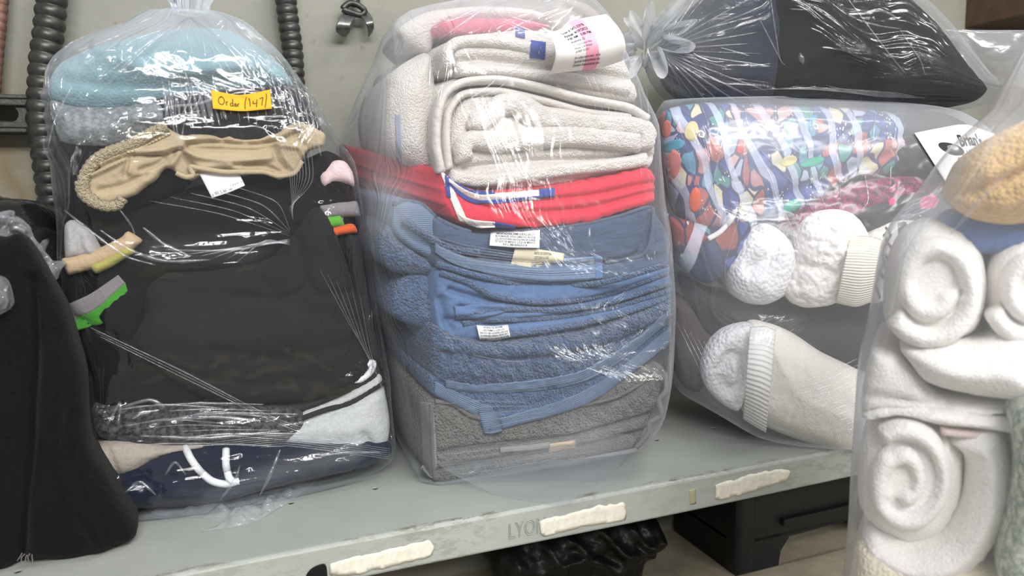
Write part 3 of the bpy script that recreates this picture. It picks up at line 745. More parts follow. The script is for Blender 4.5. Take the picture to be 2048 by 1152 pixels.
def clamp():
    root = empty('pipe_clamp', FW.P([(712, 40)])[0]); tag(root, 'pair of curved steel pipe straps hanging from one bolt on the back wall', 'clamp')
    F = Fr((0, .485, 0), 0)
    for a, b in (([(690, 22), (676, 40), (672, 62), (684, 72)], [(716, 28), (704, 42), (700, 62), (692, 74)]), ([(716, 26), (728, 40), (736, 58), (738, 74)], [(738, 24), (746, 38), (748, 56), (744, 66)])):
        sheet('strap', a, b, M['steel'], F, d=lambda s, t: -.03*np.sin(np.pi*np.clip(s, 0, 1)), thick=.0022, ns=24, nt=8, parent=root)
    P = F.P([(712, -60), (711, -20), (708, 12)], -.006); tube('hanger_rod', resample(P, 12), .009, M['dark_steel'], root)
    P = F.P(smooth_path([(686, 18), (700, 6), (716, 10), (730, 22), (722, 30), (706, 26)], True, 4), -.012); tube('bolt_ring', np.vstack([P, P[:1]]), .005, M['dark_steel'], root)
clamp()
b = box('wall_cabinet', (1.655, .30, .735), (2.1, .499, 1.15), M['brown_board'], bevel=.003); tag(b, 'brown wooden cabinet on the back wall at the upper right', 'cabinet')
# below the shelf
def crate():
    root = empty('plastic_crate', (1.05, .38, -.35)); tag(root, 'black plastic crate standing under the shelf with notched sides', 'crate')
    x0, x1, y0, y1, z0, z1 = .862, 1.34, .285, .49, -.35, -.065
    F = Fr((x0, y0, 0), 0)
    FC = Fr((0, y0, 0), 0)
    # front wall with arched foot cut-out and upper hand-hold
    def wall(nm, ax, c, lo, hi, cuts):
        pts = [(lo, z0), (hi, z0), (hi, z1), (lo, z1)]; allp = [Vector(p) for p in pts]; ed = [(0, 1), (1, 2), (2, 3), (3, 0)]
        for cpoly in cuts:
            b_ = len(allp); allp += [Vector(p) for p in cpoly]; ed += [(b_+i, b_+(i+1) % len(cpoly)) for i in range(len(cpoly))]
        r = delaunay_2d_cdt(allp, ed, [], 0, 1e-6); vs = np.array([tuple(v) for v in r[0]])
        F2 = [tuple(f) for f in r[2] if not any(inside(vs[list(f)].mean(0)[None], np.array(c_))[0] for c_ in cuts)]
        n = len(vs); th = .004
        if ax == 'y': V = [(p[0], c, p[1]) for p in vs]+[(p[0], c+th, p[1]) for p in vs]
        else: V = [(c, p[0], p[1]) for p in vs]+[(c+th, p[0], p[1]) for p in vs]
        finish(nm, V, F2+[tuple(n+i for i in reversed(f)) for f in F2], M['crate'], root, smooth=False)
    arch = [(x0+.1, z0+.001), (x0+.105, z0+.03), (x0+.125, z0+.055), (x0+.3, z0+.06), (x0+.36, z0+.03), (x0+.365, z0+.001)]
    wall('front_panel', 'y', y0, x0, x1, [arch, [(x0+.09, z1-.10), (x0+.10, z1-.11), (x1-.09, z1-.11), (x1-.08, z1-.10), (x1-.08, z1-.045), (x0+.09, z1-.045)]])
    wall('side_panel', 'x', x0, y0, y1, [])
    wall('side_panel', 'x', x1, y0, y1, [])
    for xx in (x0-.004, x1-.03): box('corner_post', (xx, y0-.008, z0), (xx+.045, y0+.035, z1-.03), M['crate'], root, .014, 4)
    box('rim', (x0-.008, y0-.014, z1-.012), (x1+.01, y0+.006, z1+.004), M['crate'], root, .003)
    box('rib', (x0+.045, y0-.010, z1-.125), (x1-.04, y0+.002, z1-.112), M['crate'], root, .002)
    box('rib', (x0+.1, y0-.012, z0+.085), (x1-.04, y0+.002, z0+.098), M['crate'], root, .002)
    box('base', (x0, y0, z0+.06), (x1, y1, z0+.066), M['crate'], root, 0)
crate()
FG = Fr((0, .30, 0), 0)
gb = pillow('bin_bag', [(1010, 1110), (1080, 1075), (1180, 1040), (1270, 1030), (1330, 1050), (1340, 1100), (1300, 1130), (1290, 1170), (1200, 1200), (1060, 1210), (1000, 1170)], FG, 0, .17, M['bin_bag'], rim=.03, bulge=.03, noise=.012, nsc=26, res=.005, seed=4,
            ridges=[([(1120, 1060), (1180, 1110), (1240, 1140)], 9, .012), ([(1190, 1050), (1240, 1100), (1300, 1110)], 8, .014), ([(1260, 1050), (1290, 1090), (1330, 1080)], 8, .012), ([(1130, 1130), (1180, 1115), (1230, 1150)], 9, .014), ([(1090, 1090), (1130, 1150)], 9, .01)])
V_, F_ = CACHE[gb.name]
tag(gb, 'crumpled black bin bag on the floor under the shelf beside the crate', 'bin bag')
# ================================================================== CENTRE BAG: folded towels
F0 = Fr((0, .118, 0), 0)
SL = 'folded towels stacked in the middle bag'
mid = []
def T(o, *a): tag(o, *a); mid.append(o); return o
# grey towel at the bottom
g = T(pillow('folded_towel', [(862, 800), (866, 880), (872, 966), (960, 962), (1100, 938), (1268, 898), (1296, 860), (1322, 800), (1336, 742), (1318, 728), (1260, 740), (1100, 780), (960, 800)], F0, 0, .25, M['gterry'], rim=.010, bulge=.006, res=.0026, skew=(-.025, .035), noise=.0015, nsc=90, seed=1,
        ridges=[([(880, 905), (1000, 890), (1150, 872), (1300, 830)], 5, -.008), ([(880, 940), (1000, 918), (1150, 895), (1290, 862)], 5, -.008), ([(880, 922), (1000, 904), (1150, 884), (1296, 848)], 9, .004), ([(1200, 815), (1260, 790), (1300, 760), (1325, 770), (1318, 810), (1290, 850)], 6, -.006)]),
      'grey terry towel folded at the very bottom of the middle bag', 'towel', SL)
tg = bvh(g)
sheet('hem_band', [(838, 804), (858, 806), (866, 812)], [(846, 940), (860, 955), (874, 962)], M['ghem'], on=tg, off=.003, thick=.003, ns=14, nt=50, parent=g)
tube('hem_edge', hits(smooth_path([(862, 808), (864, 850), (866, 900), (870, 960)], False, 4), tg, .003, clip=.03), .0026, M['ghem'], g)
tube('hem_edge', hits(smooth_path([(1330, 745), (1332, 780), (1318, 800), (1322, 830), (1300, 846), (1296, 868), (1272, 896)], False, 4), tg, .002, clip=.03), .0032, M['ghem'], g)
tube('hem_edge', hits(smooth_path([(1160, 812), (1230, 795), (1280, 768), (1312, 744), (1326, 756)], False, 4), tg, .002, clip=.03), .0026, M['ghem'], g)
tube('hem_edge', hits(smooth_path([(870, 802), (905, 806), (940, 830), (985, 840)], False, 4), tg, .003, clip=.03), .0034, M['ghem'], g)
tl = sheet('woven_label', [(1096, 888), (1150, 880)], [(1098, 904), (1152, 895)], plain('peach_label', srgb(206, 178, 146), .7), on=tg, off=.003, ns=8, nt=4, parent=g)
sheet('fold_flap', [(1000, 893), (1060, 888), (1100, 882)], [(1000, 905), (1060, 902), (1100, 897)], M['ghem'], on=tg, off=.004, thick=.003, ns=20, nt=4, parent=g)
# hanging-corner blue towel
a = T(pillow('folded_towel', [(868, 752), (868, 792), (905, 812), (952, 838), (966, 868), (982, 866), (1004, 864), (1090, 840), (1180, 808), (1262, 752), (1338, 692), (1344, 640), (1300, 668), (1240, 705), (1170, 742), (1080, 752), (960, 758)], F0, -.008, .25, M['bterry'], rim=.008, bulge=.004, res=.0026, skew=(-.03, .03), noise=.0012, nsc=90, seed=2,
        ridges=[([(960, 830), (1100, 800), (1220, 745), (1330, 655)], 6, -.003)]),
      'mid blue terry towel whose ribbed corner hangs down over the grey towel', 'towel', SL)
ta = bvh(a)
sheet('hem_band', [(1000, 838), (1090, 812), (1170, 782), (1250, 728), (1338, 655)], [(1006, 862), (1092, 838), (1182, 806), (1262, 750), (1338, 690)], M['bhem'], on=ta, off=.0025, thick=.003, ns=80, nt=10, parent=a)
sheet('hem_band', [(870, 764), (912, 784), (962, 806)], [(868, 790), (906, 811), (954, 836)], M['bhem'], on=ta, off=.0025, thick=.003, ns=30, nt=8, parent=a)
sheet('hem_corner', [(954, 808), (980, 812), (1000, 838)], [(968, 868), (985, 868), (1005, 862)], M['bhem'], on=ta, off=.0015, thick=.0025, ns=12, nt=16, parent=a)
# dark terry blue towel
b = T(pillow('folded_towel', [(868, 655), (866, 740), (890, 782), (1000, 792), (1080, 784), (1168, 764), (1244, 722), (1300, 676), (1346, 640), (1344, 596), (1290, 620), (1200, 655), (1120, 668), (1000, 682), (920, 672)], F0, -.010, .25, M['bterry2'], rim=.010, bulge=.010, res=.0024, skew=(-.035, .03), noise=.003, nsc=120, seed=3,
        ridges=[([(880, 705), (1000, 720), (1150, 708), (1250, 680), (1340, 628)], 6, -.005), ([(880, 690), (1000, 702), (1150, 690), (1250, 656), (1340, 610)], 14, .006), ([(890, 740), (1000, 750), (1150, 738), (1260, 690)], 10, .003)]),
      'thick dark blue terry towel with a striped lower hem, third from the bottom', 'towel', SL)
tb = bvh(b)
sheet('hem_band', [(890, 760), (960, 770), (1080, 760), (1165, 742), (1240, 700), (1342, 618)], [(892, 782), (960, 790), (1080, 784), (1168, 766), (1246, 722), (1344, 640)], M['bhem'], on=tb, off=.003, thick=.003, ns=90, nt=8, parent=b)
# folded blue towel with open layers
c = T(pillow('folded_towel', [(872, 540), (872, 600), (880, 668), (920, 684), (1000, 682), (1150, 664), (1260, 630), (1346, 596), (1348, 545), (1336, 520), (1280, 540), (1200, 560), (1060, 566), (960, 548), (905, 535)], F0, -.006, .25, M['bflat2'], rim=.012, bulge=.006, res=.0024, skew=(-.05, .03), noise=.0012, nsc=80, seed=4,
        ridges=[([(900, 580), (960, 596), (1080, 610), (1200, 596), (1340, 550)], 6, -.010), ([(900, 640), (1000, 646), (1150, 630), (1250, 606), (1340, 575)], 6, -.010), ([(920, 614), (1000, 622), (1150, 612), (1340, 562)], 5, -.006), ([(880, 600), (892, 640), (900, 655)], 9, -.012)]),
      'blue towel folded open in thin layers with a small upside down care label', 'towel', SL)
tc = bvh(c)
for px, t in (([(880, 545), (930, 562), (990, 592), (1080, 604), (1200, 592), (1338, 544)], 13), ([(910, 628), (960, 626), (1010, 618), (1120, 620), (1220, 604), (1340, 566)], 13), ([(925, 648), (980, 640), (1100, 636), (1220, 616), (1342, 580)], 12), ([(960, 676), (1060, 664), (1160, 648), (1260, 622), (1344, 592)], 13)):
    W_ = hits(smooth_path(px, False, 4), tc, .002); tube('layer_edge', W_, .0042, M['bterry'], c)
sheet('inner_flap', [(912, 612), (960, 612), (1010, 606)], [(910, 640), (960, 636), (1012, 622)], M['bflat2'], on=tc, off=.006, thick=.004, ns=20, nt=6, parent=c)
cl = sheet('care_label', [(953, 650), (985, 652), (1016, 649)], [(960, 681), (990, 681), (1021, 674)], M['satin'], on=tc, off=.007, ns=14, nt=8, parent=c, thick=.0006, lift=lambda s, t: .006*t)
print_on(cl, [('MACHINE WASH COLD BEFORE', .05, .20, .12, .9, .01), ('USE AND WASH SEPARATE', .05, .38, .12, .9, .01), ('DO NOT BLEACH USE COLORS', .05, .56, .12, .9, .01), ('DO NOT TUMBLE DRY', .15, .74, .12, .7, .01), ('MADE IN INDIA', .2, .92, .12, .6, .01)], M['ink'], 2., flip=True)
# rounded terry end of that towel on its left side
c2 = pillow('rolled_end', [(862, 535), (820, 545), (794, 575), (786, 610), (790, 636), (820, 652), (860, 664), (884, 668), (876, 610), (874, 560)], Fr((0, .135, 0), 0), 0, .2, M['bterry'], rim=.02, bulge=.012, res=.003, skew=(-.02, .02), noise=.002, nsc=110, parent=c)
mid.append(c2)
# top slate blue towel
d_ = T(pillow('folded_towel', [(872, 436), (868, 480), (868, 530), (930, 552), (1000, 566), (1100, 574), (1200, 566), (1290, 545), (1338, 524), (1340, 470), (1302, 412), (1240, 432), (1180, 446), (1080, 462), (960, 468)], F0, -.004, .25, M['bflat'], rim=.010, bulge=.006, res=.0024, skew=(-.045, .02), noise=.001, nsc=70, seed=6,
        ridges=[([(880, 485), (940, 510), (1000, 522), (1100, 530), (1210, 528), (1280, 505), (1304, 430)], 7, -.009), ([(880, 530), (960, 552), (1080, 562), (1210, 556), (1340, 520)], 7, .006), ([(1290, 500), (1320, 500), (1340, 480)], 10, .004)]),
      'slate blue towel on top of the blue ones with white and cream labels', 'towel', SL)
td = bvh(d_)
FD = Fr((0, .125, 0), 0)
rl = pillow('curled_side', [(880, 440), (846, 408), (812, 400), (785, 406), (786, 440), (796, 470), (830, 500), (880, 524), (884, 480)], FD, -.004, .2, M['bhem'], rim=.012, bulge=.004, res=.003, skew=(-.02, .02), parent=d_, ridges=[([(790, 412), (800, 450), (830, 480), (880, 500)], 7, -.006)])
mid.append(rl)
r2 = pillow('terry_underside', [(785, 450), (800, 478), (840, 505), (880, 528), (880, 560), (840, 552), (790, 545), (762, 515), (762, 470)], FD, .004, .2, M['bterry2'], rim=.014, bulge=.01, res=.003, skew=(-.02, .02), noise=.002, nsc=110, parent=d_)
mid.append(r2)
sheet('hem_band', [(870, 486), (900, 502), (940, 516), (1000, 524), (1100, 524), (1204, 514)], [(870, 505), (900, 524), (940, 538), (1000, 550), (1100, 560), (1205, 556)], M['bhem'], on=td, off=.005, thick=.004, ns=90, nt=12, parent=d_)
sheet('hem_end', [(1190, 515), (1204, 514)], [(1192, 557), (1206, 556)], M['bflat2'], on=td, off=.0065, thick=.004, ns=6, nt=12, parent=d_)
tube('hem_edge', hits(smooth_path([(785, 408), (812, 402), (845, 410), (880, 440), (950, 465), (1080, 460), (1180, 446), (1240, 432), (1300, 414), (1306, 440), (1298, 490), (1280, 512), (1210, 524)], False, 4), bvh(d_, rl), .001), .0030, M['bhem'], d_)
tube('terry_edge', hits(smooth_path([(874, 528), (950, 550), (1060, 570), (1200, 566), (1336, 528)], False, 4), td, .001), .0042, M['bterry'], d_)
tube('terry_edge', hits(smooth_path([(806, 440), (850, 470), (900, 495), (960, 506)], False, 4), bvh(d_, rl), .001), .005, M['bterry2'], d_)
wl = sheet('maker_label', [(982, 454), (1030, 454), (1080, 457)], [(979, 491), (1030, 495), (1079, 496)], M['satin'], on=td, off=.006, thick=.0006, ns=16, nt=8, parent=d_, lift=lambda s, t: .006*t)
print_on(wl, [('HECHO EN INDIA', .33, .09, .085, .32, .008), ('FABRICADO EN INDIA', .3, .22, .085, .38, .008), ('IMPORTADORA DEME S.DE R.L.DE C.V.', .12, .40, .10, .78, .012), ('BLVD.MANUEL AVILA CAMACHO NO.3228', .11, .53, .10, .80, .012), ('COL.BOULEVARES,NAUCALPAN DE JUAREZ', .10, .66, .10, .82, .012), ('ESTADO DE MEXICO C.P.53140 MEXICO', .11, .79, .10, .80, .012), ('R.F.C. IBB-050425-D18', .27, .92, .10, .48, .012)], M['ink'], 2.6)
yl = sheet('fibre_label', [(1030, 496), (1080, 499), (1129, 507)], [(1022, 528), (1070, 534), (1126, 524)], M['cream_tag'], on=td, off=.005, thick=.0006, ns=14, nt=8, parent=d_)
print_on(yl, [('FAITO DE COTTON', .40, .30, .16, .34, .01), ('COTONE ALGOD', .42, .55, .16, .28, .01)], M['ink'], 2.8)
# red towel
r = T(pillow('folded_towel', [(884, 340), (886, 400), (920, 446), (1000, 452), (1078, 458), (1180, 446), (1240, 430), (1308, 408), (1316, 380), (1312, 346), (1296, 334), (1220, 352), (1100, 374), (980, 380), (930, 372)], F0, -.002, .24, M['red'], rim=.010, bulge=.006, res=.0024, skew=(-.10, .05), noise=.0008, nsc=60, wob=.0018, seed=7,
        ridges=[([(900, 372), (960, 398), (1060, 402), (1180, 392), (1305, 366)], 6, -.008), ([(930, 405), (1060, 424), (1180, 416), (1306, 384)], 6, -.007), ([(920, 392), (1000, 420), (1080, 452)], 6, -.006), ([(1290, 345), (1300, 375), (1300, 400)], 6, .004)]),
      'cherry red towel with white and blue striped border folded between the white and blue towels', 'towel', SL)
tr_ = bvh(r)
sheet('striped_border', [(892, 350), (925, 372), (960, 386), (1020, 384), (1080, 378)], [(896, 362), (925, 388), (958, 402), (1020, 400), (1080, 394)], M['wstripe'], on=tr_, off=.002, ns=40, nt=4, parent=r)
sheet('border_edge', [(890, 345), (925, 366), (960, 381), (990, 381)], [(892, 351), (925, 374), (960, 388), (990, 387)], M['bstripe'], on=tr_, off=.0028, ns=40, nt=3, parent=r)
sheet('border_edge', [(896, 362), (925, 388), (958, 401), (1080, 393)], [(897, 368), (925, 395), (957, 408), (1080, 399)], M['bstripe'], on=tr_, off=.0028, ns=40, nt=3, parent=r)
sheet('border_end', [(1078, 377), (1110, 375)], [(1080, 398), (1110, 395)], M['bstripe'], on=tr_, off=.0028, ns=10, nt=5, parent=r)
sheet('striped_border', [(880, 344), (893, 346)], [(918, 442), (938, 448)], M['wstripe'], on=tr_, off=.002, ns=8, nt=40, parent=r)
sheet('border_edge', [(890, 350), (897, 352)], [(893, 392), (902, 396)], M['bstripe'], on=tr_, off=.003, ns=6, nt=20, parent=r)
sheet('striped_border', [(916, 428), (945, 440), (990, 445)], [(936, 450), (960, 456), (990, 455)], M['wstripe'], on=tr_, off=.003, ns=20, nt=5, parent=r)
sheet('border_edge', [(985, 445), (1030, 452)], [(985, 455), (1030, 457)], M['bstripe'], on=tr_, off=.003, ns=10, nt=4, parent=r)
# big white towel, rolled over
wt = T(pillow('folded_towel', [(880, 338), (872, 280), (872, 215), (886, 172), (930, 150), (1010, 150), (1100, 172), (1200, 190), (1280, 210), (1312, 250), (1316, 310), (1300, 340), (1200, 356), (1100, 374), (980, 380), (920, 370)], F0, .012, .24, M['wterry'], rim=.014, bulge=.004, res=.003, skew=(-.05, .01), noise=.001, nsc=60, seed=9,
        ridges=[([(900, 330), (898, 250), (930, 185), (1010, 178), (1100, 200), (1200, 225), (1290, 235)], 9, -.012), ([(930, 335), (1050, 322), (1200, 318), (1300, 312)], 6, -.010)]),
      'big white bath towel rolled in thick layers above the red towel', 'towel', SL)
for nm, px, th, dd, m in (('outer_layer', [(886, 345), (876, 290), (878, 230), (894, 185), (930, 163), (1000, 158), (1080, 172), (1170, 196), (1262, 214), (1302, 238)], 17, -.006, 'whem'),
                       ('outer_layer', [(902, 340), (896, 280), (900, 225), (924, 190), (960, 182), (1010, 182), (1090, 200), (1180, 224), (1270, 232)], 15, .000, 'whem'),
                       ('rolled_layer', [(1296, 300), (1300, 262), (1262, 250), (1205, 246), (1140, 238), (1085, 232), (1040, 205), (1000, 212), (985, 232), (960, 246), (940, 236)], (30, 44, 40, 40, 44, 50, 50, 40, 30), -.006, 'wterry'),
                       ('rolled_layer', [(936, 325), (932, 292), (950, 278), (1000, 282), (1060, 276), (1140, 270), (1220, 276), (1290, 284)], (34, 40, 46, 46, 44, 42, 40), -.008, 'wterry'),
                       ('bottom_layer', [(905, 352), (960, 360), (1040, 352), (1140, 338), (1240, 328), (1300, 318)], 26, -.004, 'wterry')):
    mid.append(strip(nm, px, th, F0, dd, .06, M[m], wt, rim=.011 if np.ndim(th) else .006, noise=.0012, nsc=80, res=.003))
# white towel above with blue stripe
w2 = T(pillow('folded_towel', [(892, 140), (896, 90), (930, 68), (1000, 60), (1060, 55), (1150, 70), (1230, 90), (1262, 130), (1280, 200), (1180, 190), (1100, 168), (1010, 150), (930, 152)], F0, .010, .22, M['wterry'], rim=.016, bulge=.008, res=.003, skew=(-.06, -.01), noise=.001, nsc=60, seed=12,
        ridges=[([(900, 125), (960, 118), (1060, 130), (1160, 140), (1270, 160)], 7, -.01), ([(1000, 160), (1100, 165), (1200, 180)], 6, -.004)]),
      'white towel with a navy stripe right behind the curled paper slip', 'towel', SL)
for px, th, dd in (([(905, 132), (898, 104), (915, 84), (960, 78), (1020, 84), (1085, 98)], 24, -.002), ([(915, 140), (1000, 140), (1100, 150), (1200, 165), (1268, 178)], 22, .0)):
    mid.append(strip('folded_layer', px, th, F0, dd, .08, M['wterry'], w2, rim=.008, noise=.001, nsc=80))
t2 = bvh(w2, mid[-1], mid[-2])
sheet('navy_stripe', [(1062, 80), (1092, 84)], [(1060, 116), (1090, 120)], M['bstripe'], on=t2, off=.002, ns=8, nt=10, parent=w2)
sheet('navy_stripe', [(1030, 54), (1050, 56)], [(1032, 72), (1050, 76)], M['bstripe'], on=t2, off=.003, ns=8, nt=8, parent=w2)
rc = T(pillow('folded_cloth', [(885, 66), (880, 44), (930, 34), (1000, 34), (1070, 40), (1100, 52), (1060, 60), (980, 64)], F0, .03, .2, M['reddull'], rim=.006, bulge=.003, res=.004, skew=(-.02, 0)), 'crimson cloth showing above the white towels', 'cloth')
gt = T(pillow('folded_cloth', [(1100, 30), (1130, -5), (1180, 5), (1220, 40), (1235, 70), (1160, 72), (1110, 60)], F0, .03, .15, M['greytan'], rim=.01, bulge=.006, res=.004, ridges=[([(1130, 10), (1190, 55)], 8, -.008)]), 'grey tan cloth behind the top edge of the paper label', 'cloth')
pw = T(pillow('folded_towel', [(800, 60), (860, 20), (980, 8), (1080, 18), (1110, 40), (1060, 36), (930, 36), (880, 60), (860, 110)], F0, .06, .15, M['wterry'], rim=.012, bulge=.006, res=.005), 'white towel lying at the top of the middle bag above the crimson cloth', 'towel', SL)
# side of the white towel bulging out to the left
ws = pillow('rolled_side', [(870, 345), (820, 325), (785, 285), (775, 215), (790, 145), (830, 112), (870, 100), (884, 180), (880, 260)], Fr((0, .15, 0), 0), 0, .20, M['wterry'], rim=.03, bulge=.012, res=.005, skew=(-.0, 0), noise=.002, nsc=30, parent=wt)
mid.append(ws); tws = bvh(ws)
sheet('faded_stripe', [(790, 230), (800, 228)], [(792, 325), (804, 328)], plain('faded_grey_stripe', srgb(150, 154, 172), .9), on=tws, off=.001, ns=5, nt=20, parent=wt)
allw = np.vstack([CACHE[o.name][0] for o in mid])
KM = Fr((0, .22, 0), 0).P([(1000, -70)])[0]
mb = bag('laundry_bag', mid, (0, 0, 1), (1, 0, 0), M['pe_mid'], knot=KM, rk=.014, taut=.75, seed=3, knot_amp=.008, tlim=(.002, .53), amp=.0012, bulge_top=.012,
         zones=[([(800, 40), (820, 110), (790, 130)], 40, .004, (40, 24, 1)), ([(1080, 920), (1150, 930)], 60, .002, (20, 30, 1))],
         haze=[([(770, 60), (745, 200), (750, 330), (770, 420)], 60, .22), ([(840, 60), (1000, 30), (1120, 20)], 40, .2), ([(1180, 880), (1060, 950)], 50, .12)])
tag(mb, 'clear plastic laundry bag in the middle packed with white, red, blue and grey towels', 'laundry bag')
neck('tied_neck', KM, (0, 0, 1), .014, .08, .05, M['pe_knot'], mb, 2)
tmb = bvh(mb)
CL = []
rng = random.Random(5)
for k in range(7):    # stretched pleats over the slate towel's front edge
    y = 478+k*6; CL.append(([(840+8*k, y-14+k*3), (930, y+12), (1030+10*k, y+28)], 2.2))
for k in range(6): CL.append(([(872, 900+11*k), (980+10*k, 888+9*k), (1110+20*k, 872+5*k)], 2.4))
for k in range(5): CL.append(([(870+20*k, 810+14*k), (960+10*k, 802+12*k), (1060+10*k, 806+6*k)], 2.0))
CL += [([(1020, 100), (990, 160), (930, 205)], 3.5), ([(1062, 100), (1000, 175), (925, 208)], 3), ([(1085, 200), (1050, 250), (1100, 252)], 1.8), ([(860, 115), (858, 180)], 5), ([(945, 710), (1010, 722), (1060, 722)], 2.4), ([(1120, 722), (1200, 718)], 2.4)]
for k in range(9): CL.append(([(1165+16*k, 140+4*k), (1185+14*k, 180+5*k), (1192+14*k, 230+6*k)], 1.8))
for k in range(12):
    x = 800+32*k; CL.append(([(985+2.5*k, 2), (920+9*k+rng.uniform(-10, 10), 30), (x+rng.uniform(-15, 15), 66+rng.uniform(-15, 25))], rng.uniform(2, 4.5)))
for k in range(0): CL.append(([(735+12*k, 290+6*k), (790+11*k, 335+5*k), (830+9*k, 400-4*k)], 1.6))
creases('crease_folds', CL, tmb, M['pe_crease'], mb)
# loose corner of film spreading on the shelf in front
def loose(name, px, mat, parent, amp, seed, z0=.001, sc=30, rise=None, res=.004, thick=.0003):
    out = smooth_path(px, True, 5)
    D = srays(out); P = CAM_POS+D*((z0-CAM_POS[2])/D[:, 2])[:, None]; B2 = resample(np.vstack([P[:, :2], P[:1, :2]]), 140)[:-1]; n = len(B2)
    lo, hi = B2.min(0), B2.max(0)
    G = np.array([(x, y) for y in np.arange(lo[1], hi[1], res) for x in np.arange(lo[0], hi[0], res)]); G = G[inside(G, B2)]; G = G[seg_dist(G, B2, True) > res*.6]
    r = delaunay_2d_cdt([Vector(p) for p in np.vstack([B2, G])], [(i, (i+1) % n) for i in range(n)], [], 1, 1e-7)
    A = np.array([tuple(v) for v in r[0]]); e = seg_dist(A, B2, True)
    h = z0+amp*np.abs(fbm(np.c_[A, np.zeros(len(A))], sc, 3, seed))*np.clip(e/.01, .15, 1)
    if rise is not None: h = h+rise(A, e)
    V = np.c_[A, h]
    return finish(name, V, [tuple(f) for f in r[2]], mat, parent, A)
loose('loose_corner', [(874, 968), (960, 985), (1060, 1003), (1120, 1010), (1150, 1002), (1200, 965), (1270, 910), (1180, 915), (1000, 945)], M['pe_loose'], mb, .0010, 4, sc=14, rise=lambda A, e: .030*np.clip((A[:, 1]-.04)/.07, 0, 1)**1.5)
# curled paper slip taped to the bag
FP = Fr((0, .085, 0), 0)
pl = sheet('paper_slip', [(1083, 54), (1110, 62), (1150, 40), (1211, 28)], [(1098, 148), (1150, 142), (1200, 136), (1244, 122)], M['paper'], FP, warp=lambda s, t: np.stack([20*np.sin(np.pi*t)**.8, -5*np.sin(np.pi*t)*(1-s)], 1), d=lambda s, t: .012-.040*np.sin(np.pi*np.clip(t*.92+.04, 0, 1))**.8, thick=.0004, ns=30, nt=30)
# curved side edges
G_, N_ = SHEETS[pl.name]
tag(pl, 'white printed order slip with a pink band curled across the top of the middle bag', 'paper slip')
band = []
pk = [sheet_at(pl, np.full(24, s), np.linspace(.0, 1, 24), .0003) for s in (.44, .50, .56, .62)]
V = np.vstack(pk); Fc = [(i*24+j, i*24+j+1, (i+1)*24+j+1, (i+1)*24+j) for i in range(3) for j in range(23)]
finish('pink_band', V, Fc, M['pink'], pl)
print_on(pl, [('Order #: 5471-3297B', .22, .14, .050, .36, .012), ('Pickup: 4/19/2023', .23, .22, .052, .36, .02), ('9:00 AM - 5:00 PM', .24, .30, .052, .36, .02), ('Anthony Q.', .26, .38, .048, .22, .012), ('1914 Elmwood Ave', .27, .46, .045, .28, 0), ('Pinole, CA 94564', .28, .53, .045, .26, 0), ('# 0000 X2 057', .29, .60, .045, .20, 0),
              ('Preferences: n/a', .28, .74, .048, .36, .006), ('Special Instructions: n/a', .28, .82, .052, .36, .010), ('Drivers Instructions: n/a', .28, .90, .052, .36, .010)], M['ink'], 1.5, off=.0006)
# ================================================================== LEFT BAG: mixed clothes
FA = Fr((0, .165, 0), 0)
left = []
def TL_(o, *a): tag(o, *a); left.append(o); return o
teal = TL_(pillow('folded_towel', [(84, 165), (110, 118), (180, 84), (260, 62), (350, 46), (450, 48), (510, 78), (560, 118), (590, 165), (540, 178), (470, 186), (400, 196), (330, 206), (230, 225), (150, 222), (95, 200)], FA, .01, .22, M['teal'], rim=.03, bulge=.02, noise=.003, nsc=28, res=.005, seed=21,
         ridges=[([(200, 110), (330, 140), (520, 130)], 14, .008), ([(130, 160), (300, 175), (480, 165)], 12, -.006)]), 'pale teal terry towel on top of the clothes in the left bag', 'towel')
gk = TL_(pillow('knit_top', [(92, 195), (150, 205), (240, 205), (330, 195), (345, 240), (300, 275), (220, 300), (150, 300), (115, 285), (98, 240)], FA, .005, .2, M['grey_knit'], rim=.025, bulge=.012, noise=.003, nsc=30, res=.005, seed=22, ridges=[([(230, 190), (250, 230), (320, 240)], 10, .008)]), 'mid grey knitted top under the teal towel at the left', 'top')
bf = TL_(pillow('printed_shirt', [(320, 188), (420, 178), (560, 165), (610, 190), (650, 260), (620, 300), (480, 300), (330, 290), (310, 240)], FA, .005, .2, M['black_floral'], rim=.02, bulge=.012, noise=.003, nsc=30, res=.005, seed=23, ridges=[([(330, 200), (350, 250), (420, 270)], 9, -.006)]), 'black shirt with faint grey print behind the yellow order note', 'shirt')
tb_ = bvh(bf)
for px, ww in (([(300, 232), (340, 214), (392, 208), (430, 196)], 5), ([(310, 244), (350, 232), (400, 222)], 4), ([(470, 178), (500, 172), (530, 176)], 5), ([(470, 186), (500, 180), (520, 184)], 3)):
    sheet('pale_motif', [(x, y-ww/2) for x, y in px], [(x, y+ww/2) for x, y in px], M['greyband'], on=tb_, off=.001, ns=20, nt=2, parent=bf)
bk = TL_(pillow('folded_shirt', [(104, 285), (160, 280), (250, 280), (340, 275), (400, 320), (360, 380), (240, 440), (170, 450), (120, 420), (104, 350)], FA, .008, .2, M['black'], rim=.02, bulge=.01, noise=.002, nsc=30, res=.005, seed=24), 'plain black shirt at the left edge of the left bag behind the beige lace band', 'shirt')
bm_ = TL_(pillow('folded_shirt', [(118, 415), (200, 430), (300, 400), (400, 370), (520, 345), (600, 330), (655, 300), (700, 330), (716, 420), (700, 520), (560, 545), (400, 560), (300, 545), (200, 500), (140, 470)], FA, .014, .2, M['black2'], rim=.02, bulge=.010, noise=.002, nsc=26, res=.005, seed=25,
          ridges=[([(400, 385), (520, 430), (620, 440)], 12, .004), ([(250, 430), (400, 470), (560, 480)], 12, .004)]), 'soft black shirt below the beige garment across the middle of the left bag', 'shirt')
